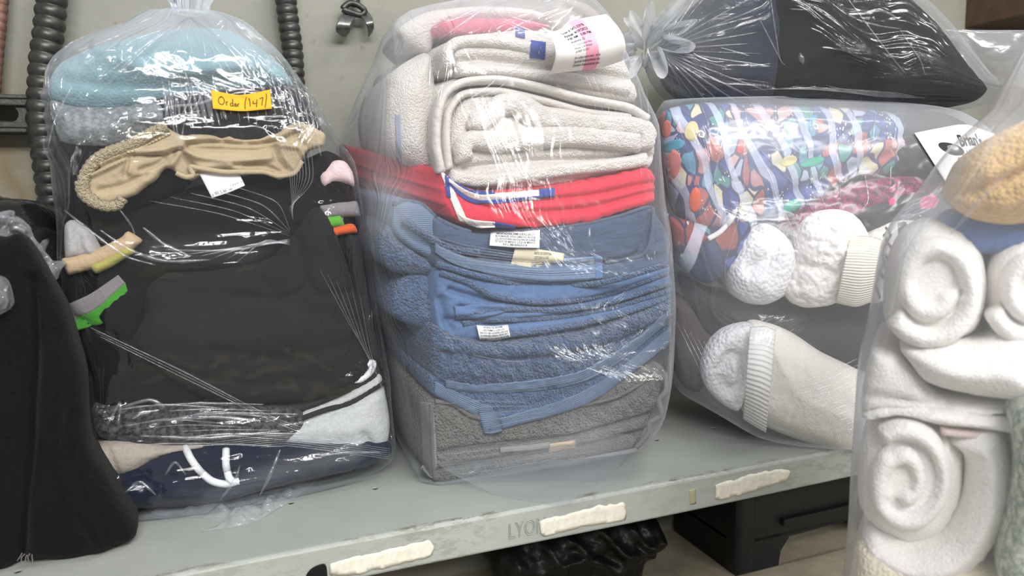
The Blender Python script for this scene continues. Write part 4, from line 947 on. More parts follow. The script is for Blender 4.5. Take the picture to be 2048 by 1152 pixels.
# beige garment with elastic edge
bg = TL_(pillow('beige_underskirt', [(322, 252), (362, 268), (420, 270), (500, 278), (560, 264), (585, 246), (612, 244), (640, 262), (650, 268), (646, 290), (612, 306), (604, 330), (588, 350), (560, 356), (530, 344), (490, 348), (450, 343), (405, 352), (385, 358), (360, 352), (334, 338), (300, 366), (260, 392), (220, 408), (190, 404), (174, 382), (170, 356), (190, 322), (240, 292), (292, 272)], FA, -.012, .10, M['beige'], rim=.006, bulge=.002, noise=.0022, nsc=34, res=.0022, wob=.0016, seed=26,
          ridges=[([(186, 340), (250, 314), (330, 308), (372, 294)], 4, -.010), ([(200, 330), (260, 305), (320, 298), (366, 290)], 6, .006), ([(184, 350), (236, 326), (262, 312), (258, 344)], 4, .008), ([(262, 314), (300, 306), (340, 304)], 5, .006), ([(250, 350), (262, 316)], 7, -.007),
                  ([(362, 296), (352, 318), (336, 338)], 5, .008), ([(362, 298), (376, 322), (392, 340)], 5, -.010), ([(366, 296), (396, 314), (470, 322), (540, 316)], 6, .008), ([(372, 288), (430, 284), (500, 288), (560, 280), (600, 262)], 5, -.011), ([(372, 296), (440, 298), (510, 300), (552, 292)], 5, -.009),
                  ([(556, 290), (600, 296), (606, 310)], 5, .008), ([(548, 296), (552, 318), (572, 340)], 5, -.006), ([(560, 296), (572, 318), (590, 340)], 5, .006), ([(590, 258), (596, 280), (610, 292)], 6, -.005), ([(470, 330), (520, 330), (560, 344)], 5, -.006), ([(400, 334), (450, 330), (480, 336)], 6, .005), ([(200, 380), (240, 372), (290, 350)], 6, -.006), ([(280, 340), (310, 330), (330, 316)], 5, -.007)]),
        'crumpled beige stretch garment with a gathered elastic edge across the left bag', 'garment')
tbg = bvh(bg)
FA2 = Fr((0, .165-.014, 0), 0)
W_ = FA2.P(smooth_path([(334, 252), (300, 268), (262, 290), (220, 304), (190, 322), (170, 352), (168, 384), (190, 404)], False, 3))
tube('elastic_edge', W_, .0062, M['beige_lace'], bg, rfun=lambda i: .0058+.0012*abs(math.sin(i*.9)))
W_ = FA2.P(smooth_path([(160, 362), (164, 386), (184, 404), (212, 413), (236, 410), (246, 396)], False, 3), -.004)
tube('elastic_edge', W_, .0055, M['beige_lace'], bg, rfun=lambda i: .0048+.0012*abs(math.sin(i*.9)))
sheet('ribbed_edge', [(326, 250), (290, 270), (240, 294)], [(342, 268), (300, 288), (254, 306)], ribbed('beige_rib', srgb(200, 182, 146), .004, 'X', .9, .05), on=tbg, off=.002, thick=.003, ns=30, nt=6, parent=bg)
tube('curled_hem', FA2.P(smooth_path([(352, 346), (372, 354), (386, 350), (380, 334), (396, 336), (450, 344), (526, 344), (556, 352), (588, 346), (604, 322)], False, 3), -.002), .0030, M['beige'], bg)
cb = sheet('care_label', [(398, 346), (440, 342), (474, 338)], [(424, 396), (460, 384), (490, 371)], M['satin'], FA, d=lambda s, t: -.010-.004*t, thick=.0006, ns=14, nt=12, parent=bg)
print_on(cb, [('o  WX  %  AA   --x--', .05, .94, .13, .6, .02), ('~ o o m - o', .62, .78, .10, .36, .01)], M['grey_ink'], 1.6, slope=.0)
# left bright pieces
wc = TL_(pillow('white_cloth', [(126, 452), (140, 440), (160, 452), (178, 462), (196, 500), (190, 515), (150, 515), (128, 520)], FA, -.004, .15, M['dimwhite'], rim=.01, bulge=.006, res=.004, ridges=[([(150, 450), (158, 490), (165, 512)], 6, -.008)]), 'crumpled white cloth at the left side of the left bag above the tan strip', 'cloth')
st = TL_(strip('tan_cloth', [(124, 536), (180, 522), (250, 490), (270, 470)], 34, FA, -.006, .12, M['tan'], rim=.008), 'folded tan cloth at the left edge above the green stripe', 'cloth')
so = TL_(strip('olive_cloth', [(180, 540), (215, 526), (262, 496)], 22, FA, -.009, .12, M['olive'], rim=.007), 'olive yellow cloth beside the tan one in the left bag', 'cloth')
dk = TL_(pillow('dark_shorts', [(122, 550), (190, 545), (280, 500), (330, 540), (290, 640), (240, 700), (170, 650), (128, 620)], FA, .004, .2, M['black'], rim=.015, bulge=.006, res=.005, seed=31), 'black shorts behind the green stripe at the left of the left bag', 'shorts')
tdk = bvh(dk)
gs = sheet('grey_side_band', [(128, 612), (180, 588), (236, 550)], [(146, 640), (190, 620), (250, 566)], M['greyband'], on=tdk, off=.002, thick=.003, ns=30, nt=6, parent=dk)
g2 = sheet('green_stripe', [(142, 640), (190, 618), (250, 566)], [(158, 660), (206, 646), (258, 590)], M['green'], on=tdk, off=.002, thick=.003, ns=30, nt=6, parent=dk)
lowd = TL_(pillow('folded_trousers', [(150, 650), (240, 650), (330, 690), (420, 760), (380, 830), (200, 835), (178, 760)], FA, .0, .2, M['black2'], rim=.02, bulge=.008, noise=.003, nsc=24, res=.005, seed=32), 'black trousers at the lower left of the left bag', 'trousers')
big = TL_(pillow('folded_shirt', [(262, 690), (286, 640), (290, 585), (330, 552), (430, 545), (540, 520), (590, 470), (622, 424), (640, 414), (668, 450), (694, 520), (722, 610), (744, 690), (740, 745), (690, 790), (600, 810), (500, 812), (400, 800), (330, 760)], FA, -.012, .22, M['charcoal'], rim=.016, bulge=.016, noise=.0012, nsc=14, res=.004, seed=33, brad=.08,
          ridges=[([(330, 560), (420, 600), (560, 580), (640, 520)], 22, -.003), ([(520, 560), (600, 620), (720, 640)], 14, -.003), ([(590, 470), (620, 540), (600, 600)], 12, -.004), ([(300, 650), (420, 680), (600, 660)], 30, .004), ([(596, 480), (606, 540), (640, 590), (720, 580)], 7, -.006), ([(470, 590), (560, 600), (610, 580)], 8, -.005), ([(420, 700), (560, 720), (700, 690)], 12, -.004), ([(330, 740), (480, 770), (640, 760)], 10, -.004), ([(640, 425), (650, 470), (680, 520)], 8, -.005)]),
        'large washed charcoal shirt filling the front of the left bag', 'shirt')
big2 = TL_(pillow('folded_shirt', [(300, 560), (290, 620), (262, 690), (190, 640), (220, 600), (260, 570)], FA, -.004, .1, M['black'], rim=.012, bulge=.006, res=.005, seed=34), 'black cloth folded against the left side of the charcoal shirt', 'shirt')
mg = TL_(pillow('folded_trousers', [(690, 700), (735, 700), (765, 760), (700, 790), (600, 830), (560, 812), (640, 790)], FA, .002, .16, M['charcoal2'], rim=.01, bulge=.004, res=.005, seed=35), 'dark grey trousers between the charcoal shirt and the pale fleece', 'trousers')
# right-hand details
pk = TL_(pillow('pink_cloth', [(640, 352), (668, 322), (692, 322), (708, 345), (712, 372), (700, 368), (670, 366), (650, 376)], FA, .004, .14, M['pinkish'], rim=.010, bulge=.006, res=.004), 'blush white cloth at the right edge of the left bag', 'cloth')
lg = TL_(strip('light_grey_cloth', [(640, 425), (680, 420), (722, 418)], 30, FA, .004, .14, M['greyband'], rim=.008), 'light grey cloth at the right of the left bag above the orange one', 'cloth')
lm = TL_(strip('lime_cloth', [(616, 440), (650, 446), (690, 442)], 24, FA, .001, .12, M['lime'], rim=.007), 'lime green cloth beside the point of the charcoal shirt', 'cloth')
og = TL_(strip('orange_cloth', [(660, 466), (690, 460), (716, 456)], 18, FA, -.001, .12, M['orange'], rim=.006), 'orange cloth at the right side of the left bag', 'cloth')
dr = TL_(pillow('dark_sweater', [(690, 470), (720, 474), (735, 560), (752, 660), (768, 740), (735, 700), (715, 600)], FA, .004, .18, M['charcoal2'], rim=.01, bulge=.004, res=.005), 'dark sweater down the right edge of the left bag', 'sweater')
fl = TL_(pillow('fleece_trousers', [(560, 880), (600, 830), (680, 800), (720, 770), (762, 745), (778, 800), (786, 860), (776, 900), (720, 920), (640, 912), (580, 900)], FA, -.004, .2, M['lgrey'], rim=.02, bulge=.012, noise=.002, nsc=26, res=.004, seed=36, ridges=[([(600, 850), (690, 815), (770, 775)], 8, -.010), ([(730, 870), (745, 900)], 8, -.006)]), 'pale grey fleece trousers at the lower right of the left bag', 'trousers')
tfl = bvh(fl)
tube('lace', hits(smooth_path([(716, 752), (728, 732), (746, 726), (740, 744), (722, 758), (706, 760)], False, 3), bvh(fl, mg), .002), .0045, M['cord'], fl)
tube('dark_trim', hits(smooth_path([(600, 838), (650, 820), (700, 806), (740, 782), (772, 762)], False, 3), tfl, .001), .0035, M['charcoal2'], fl)
ml = TL_(pillow('marl_leggings', [(186, 815), (300, 812), (420, 812), (520, 816), (600, 820), (610, 862), (560, 896), (400, 900), (260, 896), (190, 880)], FA, -.010, .2, M['marl'], rim=.018, bulge=.010, noise=.003, nsc=40, res=.004, seed=37, ridges=[([(200, 845), (380, 850), (580, 846)], 10, -.008)]), 'black and grey marl leggings in a row near the bottom of the left bag', 'leggings')
ge = TL_(pillow('greige_sock', [(176, 912), (200, 892), (260, 888), (330, 896), (400, 890), (420, 902), (330, 918), (270, 950), (220, 962), (184, 948)], FA, -.016, .14, M['greige'], rim=.016, bulge=.010, noise=.002, nsc=30, res=.004, seed=38, ridges=[([(214, 896), (226, 930), (236, 950)], 6, -.008)]), 'greige knitted sock at the bottom left of the left bag', 'sock')
nv = TL_(pillow('navy_shorts', [(206, 985), (240, 950), (330, 912), (440, 896), (560, 893), (700, 890), (786, 894), (790, 912), (740, 940), (640, 965), (540, 985), (420, 1018), (300, 1026), (226, 1024)], FA, -.018, .2, M['navy'], rim=.016, bulge=.010, noise=.003, nsc=30, res=.004, seed=39, ridges=[([(280, 960), (420, 950), (560, 930)], 9, -.007), ([(330, 990), (460, 990), (600, 950)], 9, .006)]), 'navy shorts with a white drawstring at the bottom of the left bag', 'shorts')
tnv = bvh(nv, ml)
tube('drawstring', hits(smooth_path([(370, 893), (382, 918), (400, 942), (424, 962), (452, 968), (478, 962)], False, 3), tnv, .003), .0044, M['cord'], nv)
tube('drawstring', hits(smooth_path([(452, 898), (452, 930), (458, 955), (466, 964)], False, 3), tnv, .005), .0044, M['cord'], nv)
KL = Fr((0, .23, 0), 0).P([(378, 26)])[0]
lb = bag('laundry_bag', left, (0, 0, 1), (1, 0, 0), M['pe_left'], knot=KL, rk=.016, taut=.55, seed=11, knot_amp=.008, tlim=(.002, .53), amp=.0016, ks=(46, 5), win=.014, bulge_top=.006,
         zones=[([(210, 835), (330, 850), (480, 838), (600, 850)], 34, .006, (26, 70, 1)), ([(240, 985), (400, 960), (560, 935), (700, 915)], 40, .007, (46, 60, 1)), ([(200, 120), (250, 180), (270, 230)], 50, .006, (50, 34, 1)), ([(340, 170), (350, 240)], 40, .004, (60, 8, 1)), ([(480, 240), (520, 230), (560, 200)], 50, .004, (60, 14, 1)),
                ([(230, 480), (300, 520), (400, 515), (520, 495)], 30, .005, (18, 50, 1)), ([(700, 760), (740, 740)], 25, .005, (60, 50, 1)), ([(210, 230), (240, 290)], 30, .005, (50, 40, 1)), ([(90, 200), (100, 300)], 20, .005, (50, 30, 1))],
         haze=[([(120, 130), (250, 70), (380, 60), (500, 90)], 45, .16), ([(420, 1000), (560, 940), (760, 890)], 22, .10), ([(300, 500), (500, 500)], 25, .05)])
tag(lb, 'clear plastic laundry bag at the left stuffed with dark clothes and tied at the top', 'laundry bag')
neck('tied_neck', KL, (.1, -.05, 1), .016, .09, .06, M['pe_knot'], lb, 6)
tlb = bvh(lb)
rng = random.Random(9); CL = []
for k in range(16):     # stretched from the knot across the shoulders
    x = 130+30*k; CL.append(([(380+rng.uniform(-6, 6), 34), (380+(x-380)*.45+rng.uniform(-10, 10), 70+abs(x-380)*.10), (x+rng.uniform(-18, 18), 110+abs(x-380)*.28+rng.uniform(-10, 60))], rng.uniform(2, 4.5)))
for k in range(16):     # pleats falling to the pinch on the beige garment
    x = 318+18*k; CL.append(([(x+rng.uniform(-6, 6), 150+rng.uniform(-10, 14)), (x+10, 190+rng.uniform(-8, 8)), (x+(18 if k > 4 else (358-x)*.6), 236+rng.uniform(-10, 22))], rng.uniform(1.6, 5)))
for q in ([(330, 160), (340, 220), (356, 298)], [(350, 170), (352, 240), (358, 300)], [(372, 220), (366, 260), (359, 300)], [(346, 150), (338, 200), (326, 252)]): CL.append((q, 3))
for k in range(9): CL.append(([(540+10*k, 240+5*k), (576+6*k, 330+4*k), (586-1*k, 440-3*k)], 1.8))
for k in range(0, 9, 2): CL.append(([(300+20*k, 402-4*k), (440+14*k, 428-3*k), (580, 472-1.5*k)], rng.uniform(1.4, 2.6)))
for k in range(7): CL.append(([(330+24*k, 500+4*k), (470+10*k, 500-3*k), (580, 478+2*k)], rng.uniform(1.6, 4)))
CL += [([(128, 420), (190, 470), (250, 512), (310, 530)], 7), ([(200, 460), (260, 500), (330, 522), (420, 520)], 9), ([(286, 455), (330, 490), (380, 512)], 8), ([(240, 420), (262, 450), (270, 470)], 4)]
for k in range(3): CL.append(([(180+10*k, 655+9*k), (360+8*k, 740+10*k), (560+12*k, 840+9*k), (740, 890+3*k)], rng.uniform(1.4, 3)))
for k in range(6): CL.append(([(640+16*k, 540+10*k), (700+8*k, 650+10*k), (752+4*k, 740+12*k)], 1.6))
for k in range(14): 
    y = 812+6.5*k; x = 210+rng.uniform(0, 200); CL.append(([(x, y+rng.uniform(-4, 4)), (x+90, y-8+rng.uniform(-6, 6)), (x+210, y-3)], rng.uniform(2, 6)))
for k in range(6): CL.append(([(420+20*k, 885+2*k), (580, 872+4*k), (780, 898+4*k)], 2.4))
for k in range(10):     # broad stretched pleats between the teal towel and the pinch
    x = 326+11*k; CL.append(([(x, 160+rng.uniform(-8, 8)), (x+4+k, 200), (x+8+2.2*k, 244+rng.uniform(-8, 8))], rng.uniform(6, 10)))
for k in range(7):
    x = 556+12*k; CL.append(([(x-14, 150+8*k), (x, 196+9*k), (x+14, 240+12*k)], rng.uniform(4, 8)))
for q_, w_ in (([(250, 812), (300, 800), (330, 815)], 9), ([(215, 850), (240, 806), (236, 850)], 6), ([(300, 842), (420, 834), (520, 842)], 9), ([(280, 872), (420, 876), (560, 862)], 8), ([(440, 1000), (470, 960), (480, 930)], 6), ([(330, 950), (350, 925), (372, 950)], 7), ([(520, 990), (540, 950), (560, 900)], 7), ([(640, 912), (700, 905), (760, 905)], 7), ([(250, 985), (280, 965), (312, 990)], 7), ([(150, 120), (190, 90), (250, 66)], 4), ([(130, 200), (170, 130), (240, 84)], 4), ([(95, 300), (110, 240), (150, 160)], 4)): CL.append((q_, w_))
creases('crease_folds', CL, tlb, M['pe_crease'], lb)
loose('loose_corner', [(300, 1030), (380, 1000), (450, 985), (560, 958), (640, 955), (600, 990), (560, 1018), (500, 1048), (402, 1064), (440, 1046), (400, 1036)], M['pe_crumple'], lb, .016, 8, sc=26)
# yellow order note taped on the bag
nt_ = sheet('order_note', [(422, 180), (480, 190), (540, 179)], [(426, 217), (485, 222), (544, 217)], M['note'], on=tlb, off=.006, thick=.0005, ns=30, nt=8, lift=lambda s, t: .004*np.abs(2*s-1)**2)
tag(nt_, 'yellow strip of paper with handwritten order number stuck on the left bag', 'note')
def strokes(o, lst, r=.00055, name='handwriting'):
    V = []; Fc = []; n = 0
    for ln in lst:
        Q = smooth_path(np.array(ln)*100, False, 2)/100; P = sheet_at(o, Q[:, 0], Q[:, 1], .0004)
        T = np.gradient(P, axis=0); T /= np.linalg.norm(T, axis=1)[:, None]+1e-9; N = np.cross(T, CF); N /= np.linalg.norm(N, axis=1)[:, None]+1e-9
        m = len(P); V += list(P+N*r)+list(P-N*r); Fc += [(n+i, n+i+1, n+m+i+1, n+m+i) for i in range(m-1)]; n += 2*m
    return finish(name, V, Fc, M['pen'], o)
strokes(nt_, [[(.17, .28), (.12, .38), (.105, .58), (.13, .72), (.17, .72), (.205, .55), (.20, .36), (.165, .26), (.14, .30)],
              [(.235, .52), (.24, .74)], [(.238, .60), (.25, .52), (.268, .52)],
              [(.345, .58), (.32, .56), (.305, .66), (.32, .76), (.345, .70), (.352, .50), (.356, .28)], [(.350, .60), (.352, .74), (.365, .76)],
              [(.385, .68), (.405, .62), (.398, .56), (.38, .62), (.385, .74), (.41, .74), (.425, .62)], [(.43, .58), (.435, .74)], [(.432, .64), (.445, .57), (.46, .57)],
              [(.595, .16), (.57, .40), (.555, .62), (.550, .90)], [(.625, .34), (.638, .28), (.642, .50), (.640, .76)],
              [(.70, .44), (.695, .62), (.73, .62), (.765, .58)], [(.765, .40), (.755, .62), (.74, .84)],
              [(.81, .40), (.84, .36), (.868, .36), (.85, .56), (.835, .78)], [(.93, .18), (.925, .40), (.905, .70), (.885, .92)]])

# ------------------------------------------------------------------ far left: black garment and black bag
FB = Fr((0, .075, 0), 0)
jk = pillow('black_jacket', [(-60, 480), (0, 476), (28, 470), (52, 500), (86, 560), (118, 620), (140, 690), (160, 760), (166, 860), (176, 920), (205, 965), (232, 1010), (256, 1050), (270, 1078), (262, 1092), (232, 1104), (190, 1118), (130, 1130), (70, 1130), (40, 1136), (-80, 1150), (-120, 800)], FB, 0, .07, knit('black_fleece', srgb(15, 14, 14), 520, .6, .35, .04, wr=.2), rim=.018, bulge=.014, noise=.003, nsc=18, res=.004, seed=41, brad=.06,
         ridges=[([(62, 560), (66, 700), (60, 860), (48, 1000), (40, 1130)], 12, -.016), ([(110, 700), (112, 860), (150, 980), (200, 1090)], 20, .008), ([(140, 820), (130, 900), (170, 1000)], 10, -.007)])
tag(jk, 'black fleece garment hanging down over the shelf at the far left', 'garment')
for k_, q_ in enumerate([[(44+5*i_+(i_*i_) % 4, 1106+(i_*7) % 5), (40+6.5*i_-(i_*3) % 5, 1114), (34+8*i_, 1122+(i_*5) % 7)] for i_ in range(5)]):
    tube('frayed_thread', FB.P(smooth_path(q_, False, 3), -.014), .0004, M['greyband'], jk, nseg=6)
FC_ = Fr((0, .16, 0), 0)
bb = pillow('black_plastic_bag', [(-90, 400), (-10, 398), (40, 400), (72, 420), (98, 450), (112, 500), (118, 560), (120, 640), (116, 760), (110, 900), (-100, 1000)], FC_, 0, .2, M['garbage'], rim=.03, bulge=.02, noise=.008, nsc=40, res=.005, seed=42)
tag(bb, 'glossy black plastic bag behind the black garment at the far left', 'bin bag')
FD_ = Fr((0, .135, 0), 0)
cr = pillow('crumpled_film', [(-60, 440), (10, 432), (40, 440), (66, 468), (92, 505), (108, 545), (106, 572), (80, 545), (50, 520), (10, 495), (-60, 500)], FD_, 0, .03, M['pe_crumple'], rim=.008, bulge=.012, noise=.014, nsc=95, res=.0028, seed=43, wob=.003)
tag(cr, 'crumpled clear plastic film lying on the black bag at the far left', 'plastic film')
FE_ = Fr((0, .05, 0), 0)
cf = pillow('plastic_scrap', [(-40, 556), (0, 560), (14, 580), (20, 610), (14, 622), (-40, 640)], FE_, 0, .02, M['pe_crumple'], rim=.008, bulge=.006, noise=.004, nsc=50, res=.004, seed=44)
tag(cf, 'small cloudy film scrap in front of the black garment at the left edge', 'plastic film')
# ================================================================== RIGHT BAG on the shelf: prints and white knits
FR = Fr((.715, .075, 0), 27)
right = []
def TR(o, *a): tag(o, *a); right.append(o); return o
jw = TR(pillow('printed_dress', [(1325, 230), (1345, 212), (1420, 200), (1560, 205), (1700, 210), (1800, 222), (1850, 262), (1850, 320), (1780, 352), (1700, 362), (1650, 400), (1570, 450), (1500, 460), (1420, 470), (1370, 440), (1345, 380), (1330, 300)], FR, .02, .2, M['jewel'], rim=.03, bulge=.02, noise=.003, nsc=22, res=.004, seed=51,
         ridges=[([(1340, 330), (1450, 300), (1600, 240)], 16, .006), ([(1470, 430), (1600, 380), (1750, 320), (1850, 290)], 12, -.010), ([(1560, 330), (1700, 290), (1830, 270)], 12, -.006), ([(1400, 420), (1450, 300), (1480, 210)], 16, -.006)]), 'silky dress printed with coloured jewels and beads on top of the right bag', 'dress')
tj = bvh(jw)
PB = M['white_knit']
gem = {'turquoise_gem': ((1345, 292, 24, 12), srgb(74, 158, 190)), 'green_gem': ((1625, 324, 24, 9), srgb(46, 160, 130)), 'cream_bead': ((1383, 262, 14, 20), srgb(212, 196, 140)), 'red_bead': ((1482, 298, 8, 9), srgb(226, 70, 54)), 'coral_gem': ((1340, 330, 22, 32), srgb(222, 130, 122)),
       'blue_bead': ((1626, 236, 9, 6), srgb(40, 140, 190)), 'yellow_bead': ((1578, 322, 16, 10), srgb(222, 206, 140)), 'orange_gem': ((1390, 400, 12, 26), srgb(226, 98, 62)), 'sea_green_gem': ((1585, 412, 18, 13), srgb(60, 164, 140)), 'salmon_gem': ((1333, 258, 9, 18), srgb(222, 118, 100))}
for nm, ((cx, cy, rx, ry), col) in gem.items():
    q = [(cx+rx*math.cos(a)*1.0, cy+ry*math.sin(a)-rx*.25*math.cos(a)) for a in np.linspace(math.pi, 0, 9)]; q2 = [(cx+rx*math.cos(a), cy-ry*math.sin(a)-rx*.25*math.cos(a)) for a in np.linspace(math.pi, 0, 9)]
    sheet('printed_gem', q2, q, plain(nm, col, .6), on=tj, off=.0008, thick=.0006, ns=12, nt=6, parent=jw)
for nm, px in (('spiral', [(1392, 268), (1400, 262), (1408, 266), (1406, 274), (1398, 272), (1399, 267)]), ('spiral', [(1624, 252), (1630, 248), (1636, 252), (1633, 258), (1627, 256)])):
    tube('printed_'+nm, hits(smooth_path(px, False, 2), tj, .001), .0012, PB, jw, nseg=6)
j2 = TR(pillow('printed_scarf', [(1335, 430), (1372, 440), (1440, 452), (1510, 440), (1500, 490), (1470, 540), (1420, 570), (1380, 550), (1350, 500)], FR, .012, .2, M['jewel2'], rim=.02, bulge=.010, noise=.002, nsc=22, res=.004, seed=52), 'navy scarf with a small bead print below the jewelled dress', 'scarf')
tube('white_bead_row', hits(smooth_path([(1416, 478), (1440, 464), (1462, 440), (1470, 420)], False, 3), bvh(j2, jw), .002), .004, PB, j2)
mg_ = TR(pillow('magenta_top', [(1560, 455), (1640, 398), (1720, 366), (1830, 350), (1930, 372), (1920, 420), (1820, 440), (1740, 440), (1650, 440), (1600, 462)], FR, .016, .2, M['magenta'], rim=.015, bulge=.008, noise=.002, nsc=22, res=.005, seed=53), 'dark magenta top between the jewelled dress and the flowered garment', 'top')
fl_ = TR(pillow('flowered_leggings', [(1720, 420), (1780, 392), (1850, 378), (1920, 390), (1930, 440), (1850, 478), (1780, 480), (1730, 455)], FR, .008, .2, M['floral'], rim=.015, bulge=.008, noise=.002, nsc=30, res=.005, seed=54), 'dark grey leggings with pink flowers above the diamond sock', 'leggings')
dgc = TR(pillow('grey_cloth', [(1770, 330), (1790, 240), (1850, 218), (1920, 226), (1990, 268), (2040, 330), (2040, 420), (1900, 400), (1800, 370)], FR, .022, .18, M['charcoal2'], rim=.03, bulge=.012, noise=.002, nsc=20, res=.006, seed=50), 'dark grey cloth at the right end of the right bag behind the order slip', 'cloth')
blk = TR(pillow('black_trousers', [(1370, 560), (1440, 600), (1560, 610), (1700, 600), (1790, 590), (1800, 700), (1740, 750), (1640, 720), (1560, 690), (1450, 690), (1400, 660)], FR, .025, .18, M['blk_soft'], rim=.015, bulge=.004, res=.005, seed=55), 'black trousers behind the white knits in the right bag', 'trousers')
bn = TR(pillow('mauve_top', [(1345, 600), (1400, 620), (1450, 660), (1430, 740), (1400, 790), (1362, 770), (1345, 690)], FR, .03, .18, M['brownish'], rim=.015, bulge=.006, res=.005, seed=56), 'dusky mauve top at the lower left corner of the right bag', 'top')
fz = TR(pillow('fuzzy_slipper_sock', [(1460, 540), (1478, 505), (1500, 470), (1530, 450), (1560, 455), (1596, 490), (1606, 540), (1586, 590), (1545, 615), (1500, 612), (1470, 590)], FR, -.002, .14, M['fuzzy'], rim=.03, bulge=.016, noise=.003, nsc=40, res=.004, seed=57, ridges=[([(1500, 540), (1540, 520), (1560, 480)], 12, -.016), ([(1480, 560), (1530, 570)], 14, .004)]), 'fuzzy white slipper sock at the left of the bumpy white one', 'sock')
sh = TR(pillow('sherpa_slipper_sock', [(1578, 588), (1586, 560), (1602, 525), (1606, 480), (1618, 445), (1650, 424), (1690, 420), (1725, 432), (1752, 470), (1745, 520), (1700, 600), (1668, 618), (1622, 622), (1594, 610)], FR, -.018, .14, M['sherpa'], rim=.03, bulge=.014, noise=.0035, nsc=90, res=.0025, seed=58, ridges=[([(1590, 530), (1640, 536), (1670, 548)], 7, -.008)]), 'bumpy white sherpa slipper sock with a cream ribbed cuff', 'sock')
sheet('rib_cuff', [(1700, 474), (1734, 472), (1764, 480)], [(1672, 606), (1712, 614), (1744, 604)], M['rib_cream'], FR, d=lambda s, t: -.014-.026*np.sin(np.pi*np.clip(t, 0, 1))**.7-.004*np.sin(np.pi*s), thick=.004, ns=20, nt=60, parent=sh)
ds = TR(pillow('diamond_sock', [(1748, 475), (1790, 446), (1842, 442), (1880, 470), (1876, 520), (1810, 590), (1760, 612), (1740, 600), (1755, 540)], FR, -.012, .14, M['wjersey'], rim=.02, bulge=.010, noise=.0015, nsc=30, res=.003, seed=59), 'white sock knitted with black diamonds at the right of the sherpa sock', 'sock')
tds = bvh(ds)
for px in ([(1772, 455), (1782, 470), (1772, 488), (1764, 505), (1780, 520), (1788, 500), (1776, 486), (1768, 470), (1780, 458)], [(1764, 505), (1768, 525), (1776, 542), (1766, 556), (1760, 540), (1770, 524), (1780, 520)], [(1760, 545), (1752, 570), (1760, 596)]):
    tube('black_diamond_line', hits(smooth_path(px, False, 3, False), tds, .0008), .0014, M['black'], ds, nseg=6)
sheet('black_motif', [(1796, 446), (1812, 444), (1816, 470)], [(1798, 484), (1808, 486), (1820, 474)], M['black'], on=tds, off=.001, ns=10, nt=8, parent=ds)
# ivory sweatshirt rolled, ribbed hem and open end
iv = TR(pillow('ivory_sweatshirt', [(1505, 656), (1550, 656), (1600, 676), (1660, 716), (1730, 750), (1800, 790), (1790, 930), (1720, 928), (1640, 905), (1560, 876), (1496, 838), (1490, 760)], FR, -.020, .17, M['wjersey'], rim=.035, bulge=.03, noise=.0015, nsc=26, res=.0035, seed=60, ridges=[([(1600, 700), (1610, 760), (1580, 840)], 4, -.003)]), 'ivory sweatshirt rolled up at the bottom of the right bag with ribbed hem', 'sweatshirt')
mth = pillow('open_end', [(1408, 740), (1420, 700), (1446, 668), (1480, 654), (1512, 656), (1508, 720), (1498, 790), (1480, 828), (1446, 812), (1416, 780)], FR, -.010, .10, M['fuzzy'], rim=.016, bulge=.002, noise=.0015, nsc=40, res=.003, seed=61, parent=iv, ridges=[([(1440, 740), (1462, 710), (1484, 720), (1480, 770), (1456, 780), (1440, 756)], 9, -.012), ([(1470, 735), (1466, 760)], 7, .006)])
right.append(mth)
sheet('rib_hem', [(1500, 654), (1530, 652), (1552, 660)], [(1486, 838), (1508, 852), (1532, 866)], M['rib_white'], FR, d=lambda s, t: -.012-.052*np.sin(np.pi*np.clip(t*.94+.03, 0, 1))**.7-.006*np.sin(np.pi*s), thick=.005, ns=20, nt=70, parent=iv)
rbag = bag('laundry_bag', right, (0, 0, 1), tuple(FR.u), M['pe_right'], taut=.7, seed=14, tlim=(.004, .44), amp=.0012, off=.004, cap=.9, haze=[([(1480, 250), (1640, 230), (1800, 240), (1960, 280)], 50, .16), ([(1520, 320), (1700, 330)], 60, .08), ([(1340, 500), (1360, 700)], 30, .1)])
tag(rbag, 'hazy plastic laundry bag on the shelf at the right with jewel prints and white knits', 'laundry bag')
trb = bvh(rbag)
CL = []
for q, w_ in (([(1500, 285), (1540, 350), (1556, 400), (1590, 470), (1604, 520)], 3.2), ([(1520, 300), (1580, 360), (1640, 440)], 2.2), ([(1600, 330), (1640, 390), (1655, 424)], 2), ([(1668, 240), (1676, 330), (1684, 420)], 2.4), ([(1730, 350), (1736, 400), (1722, 424)], 4), ([(1782, 330), (1780, 378)], 3), ([(1448, 265), (1436, 320), (1424, 372)], 4), ([(1417, 312), (1424, 370)], 3), ([(1490, 215), (1488, 300), (1486, 400), (1452, 520), (1450, 560)], 3), ([(1556, 430), (1580, 480), (1612, 512)], 2)): CL.append((q, w_))
for k in range(12): CL.append(([(1570+10*k, 770+10*k), (1640+8*k, 752+10*k), (1720, 715+13*k)], 2.6))
for k in range(7): CL.append(([(1350+14*k, 640+10*k), (1390+14*k, 720+10*k), (1420+16*k, 790+10*k)], 1.8))
for k in range(10): CL.append(([(1400+44*k, 208), (1410+42*k, 230+6*k), (1420+40*k, 262)], 2.5))
creases('crease_folds', CL, trb, M['pe_crease'], rbag)
ps = sheet('order_slip', [(1829, 266), (1880, 256), (1932, 249), (1990, 268)], [(1894, 368), (1930, 376), (1965, 366), (2030, 380)], M['paper'], on=trb, off=.004, thick=.0005, ns=20, nt=16)
tag(ps, 'white order slip with a black logo stuck on the bag of printed clothes', 'paper slip')
print_on(ps, [("Brian's", .46, .36, .20, .30, .03), ('LAUNDRY', .50, .50, .075, .25, .006), ('PLACE', .56, .60, .06, .17, .004), ('Order #', .32, .86, .06, .14, 0), ('Order Name', .34, .94, .06, .2, 0)], M['ink'], 1.4, slope=.08)
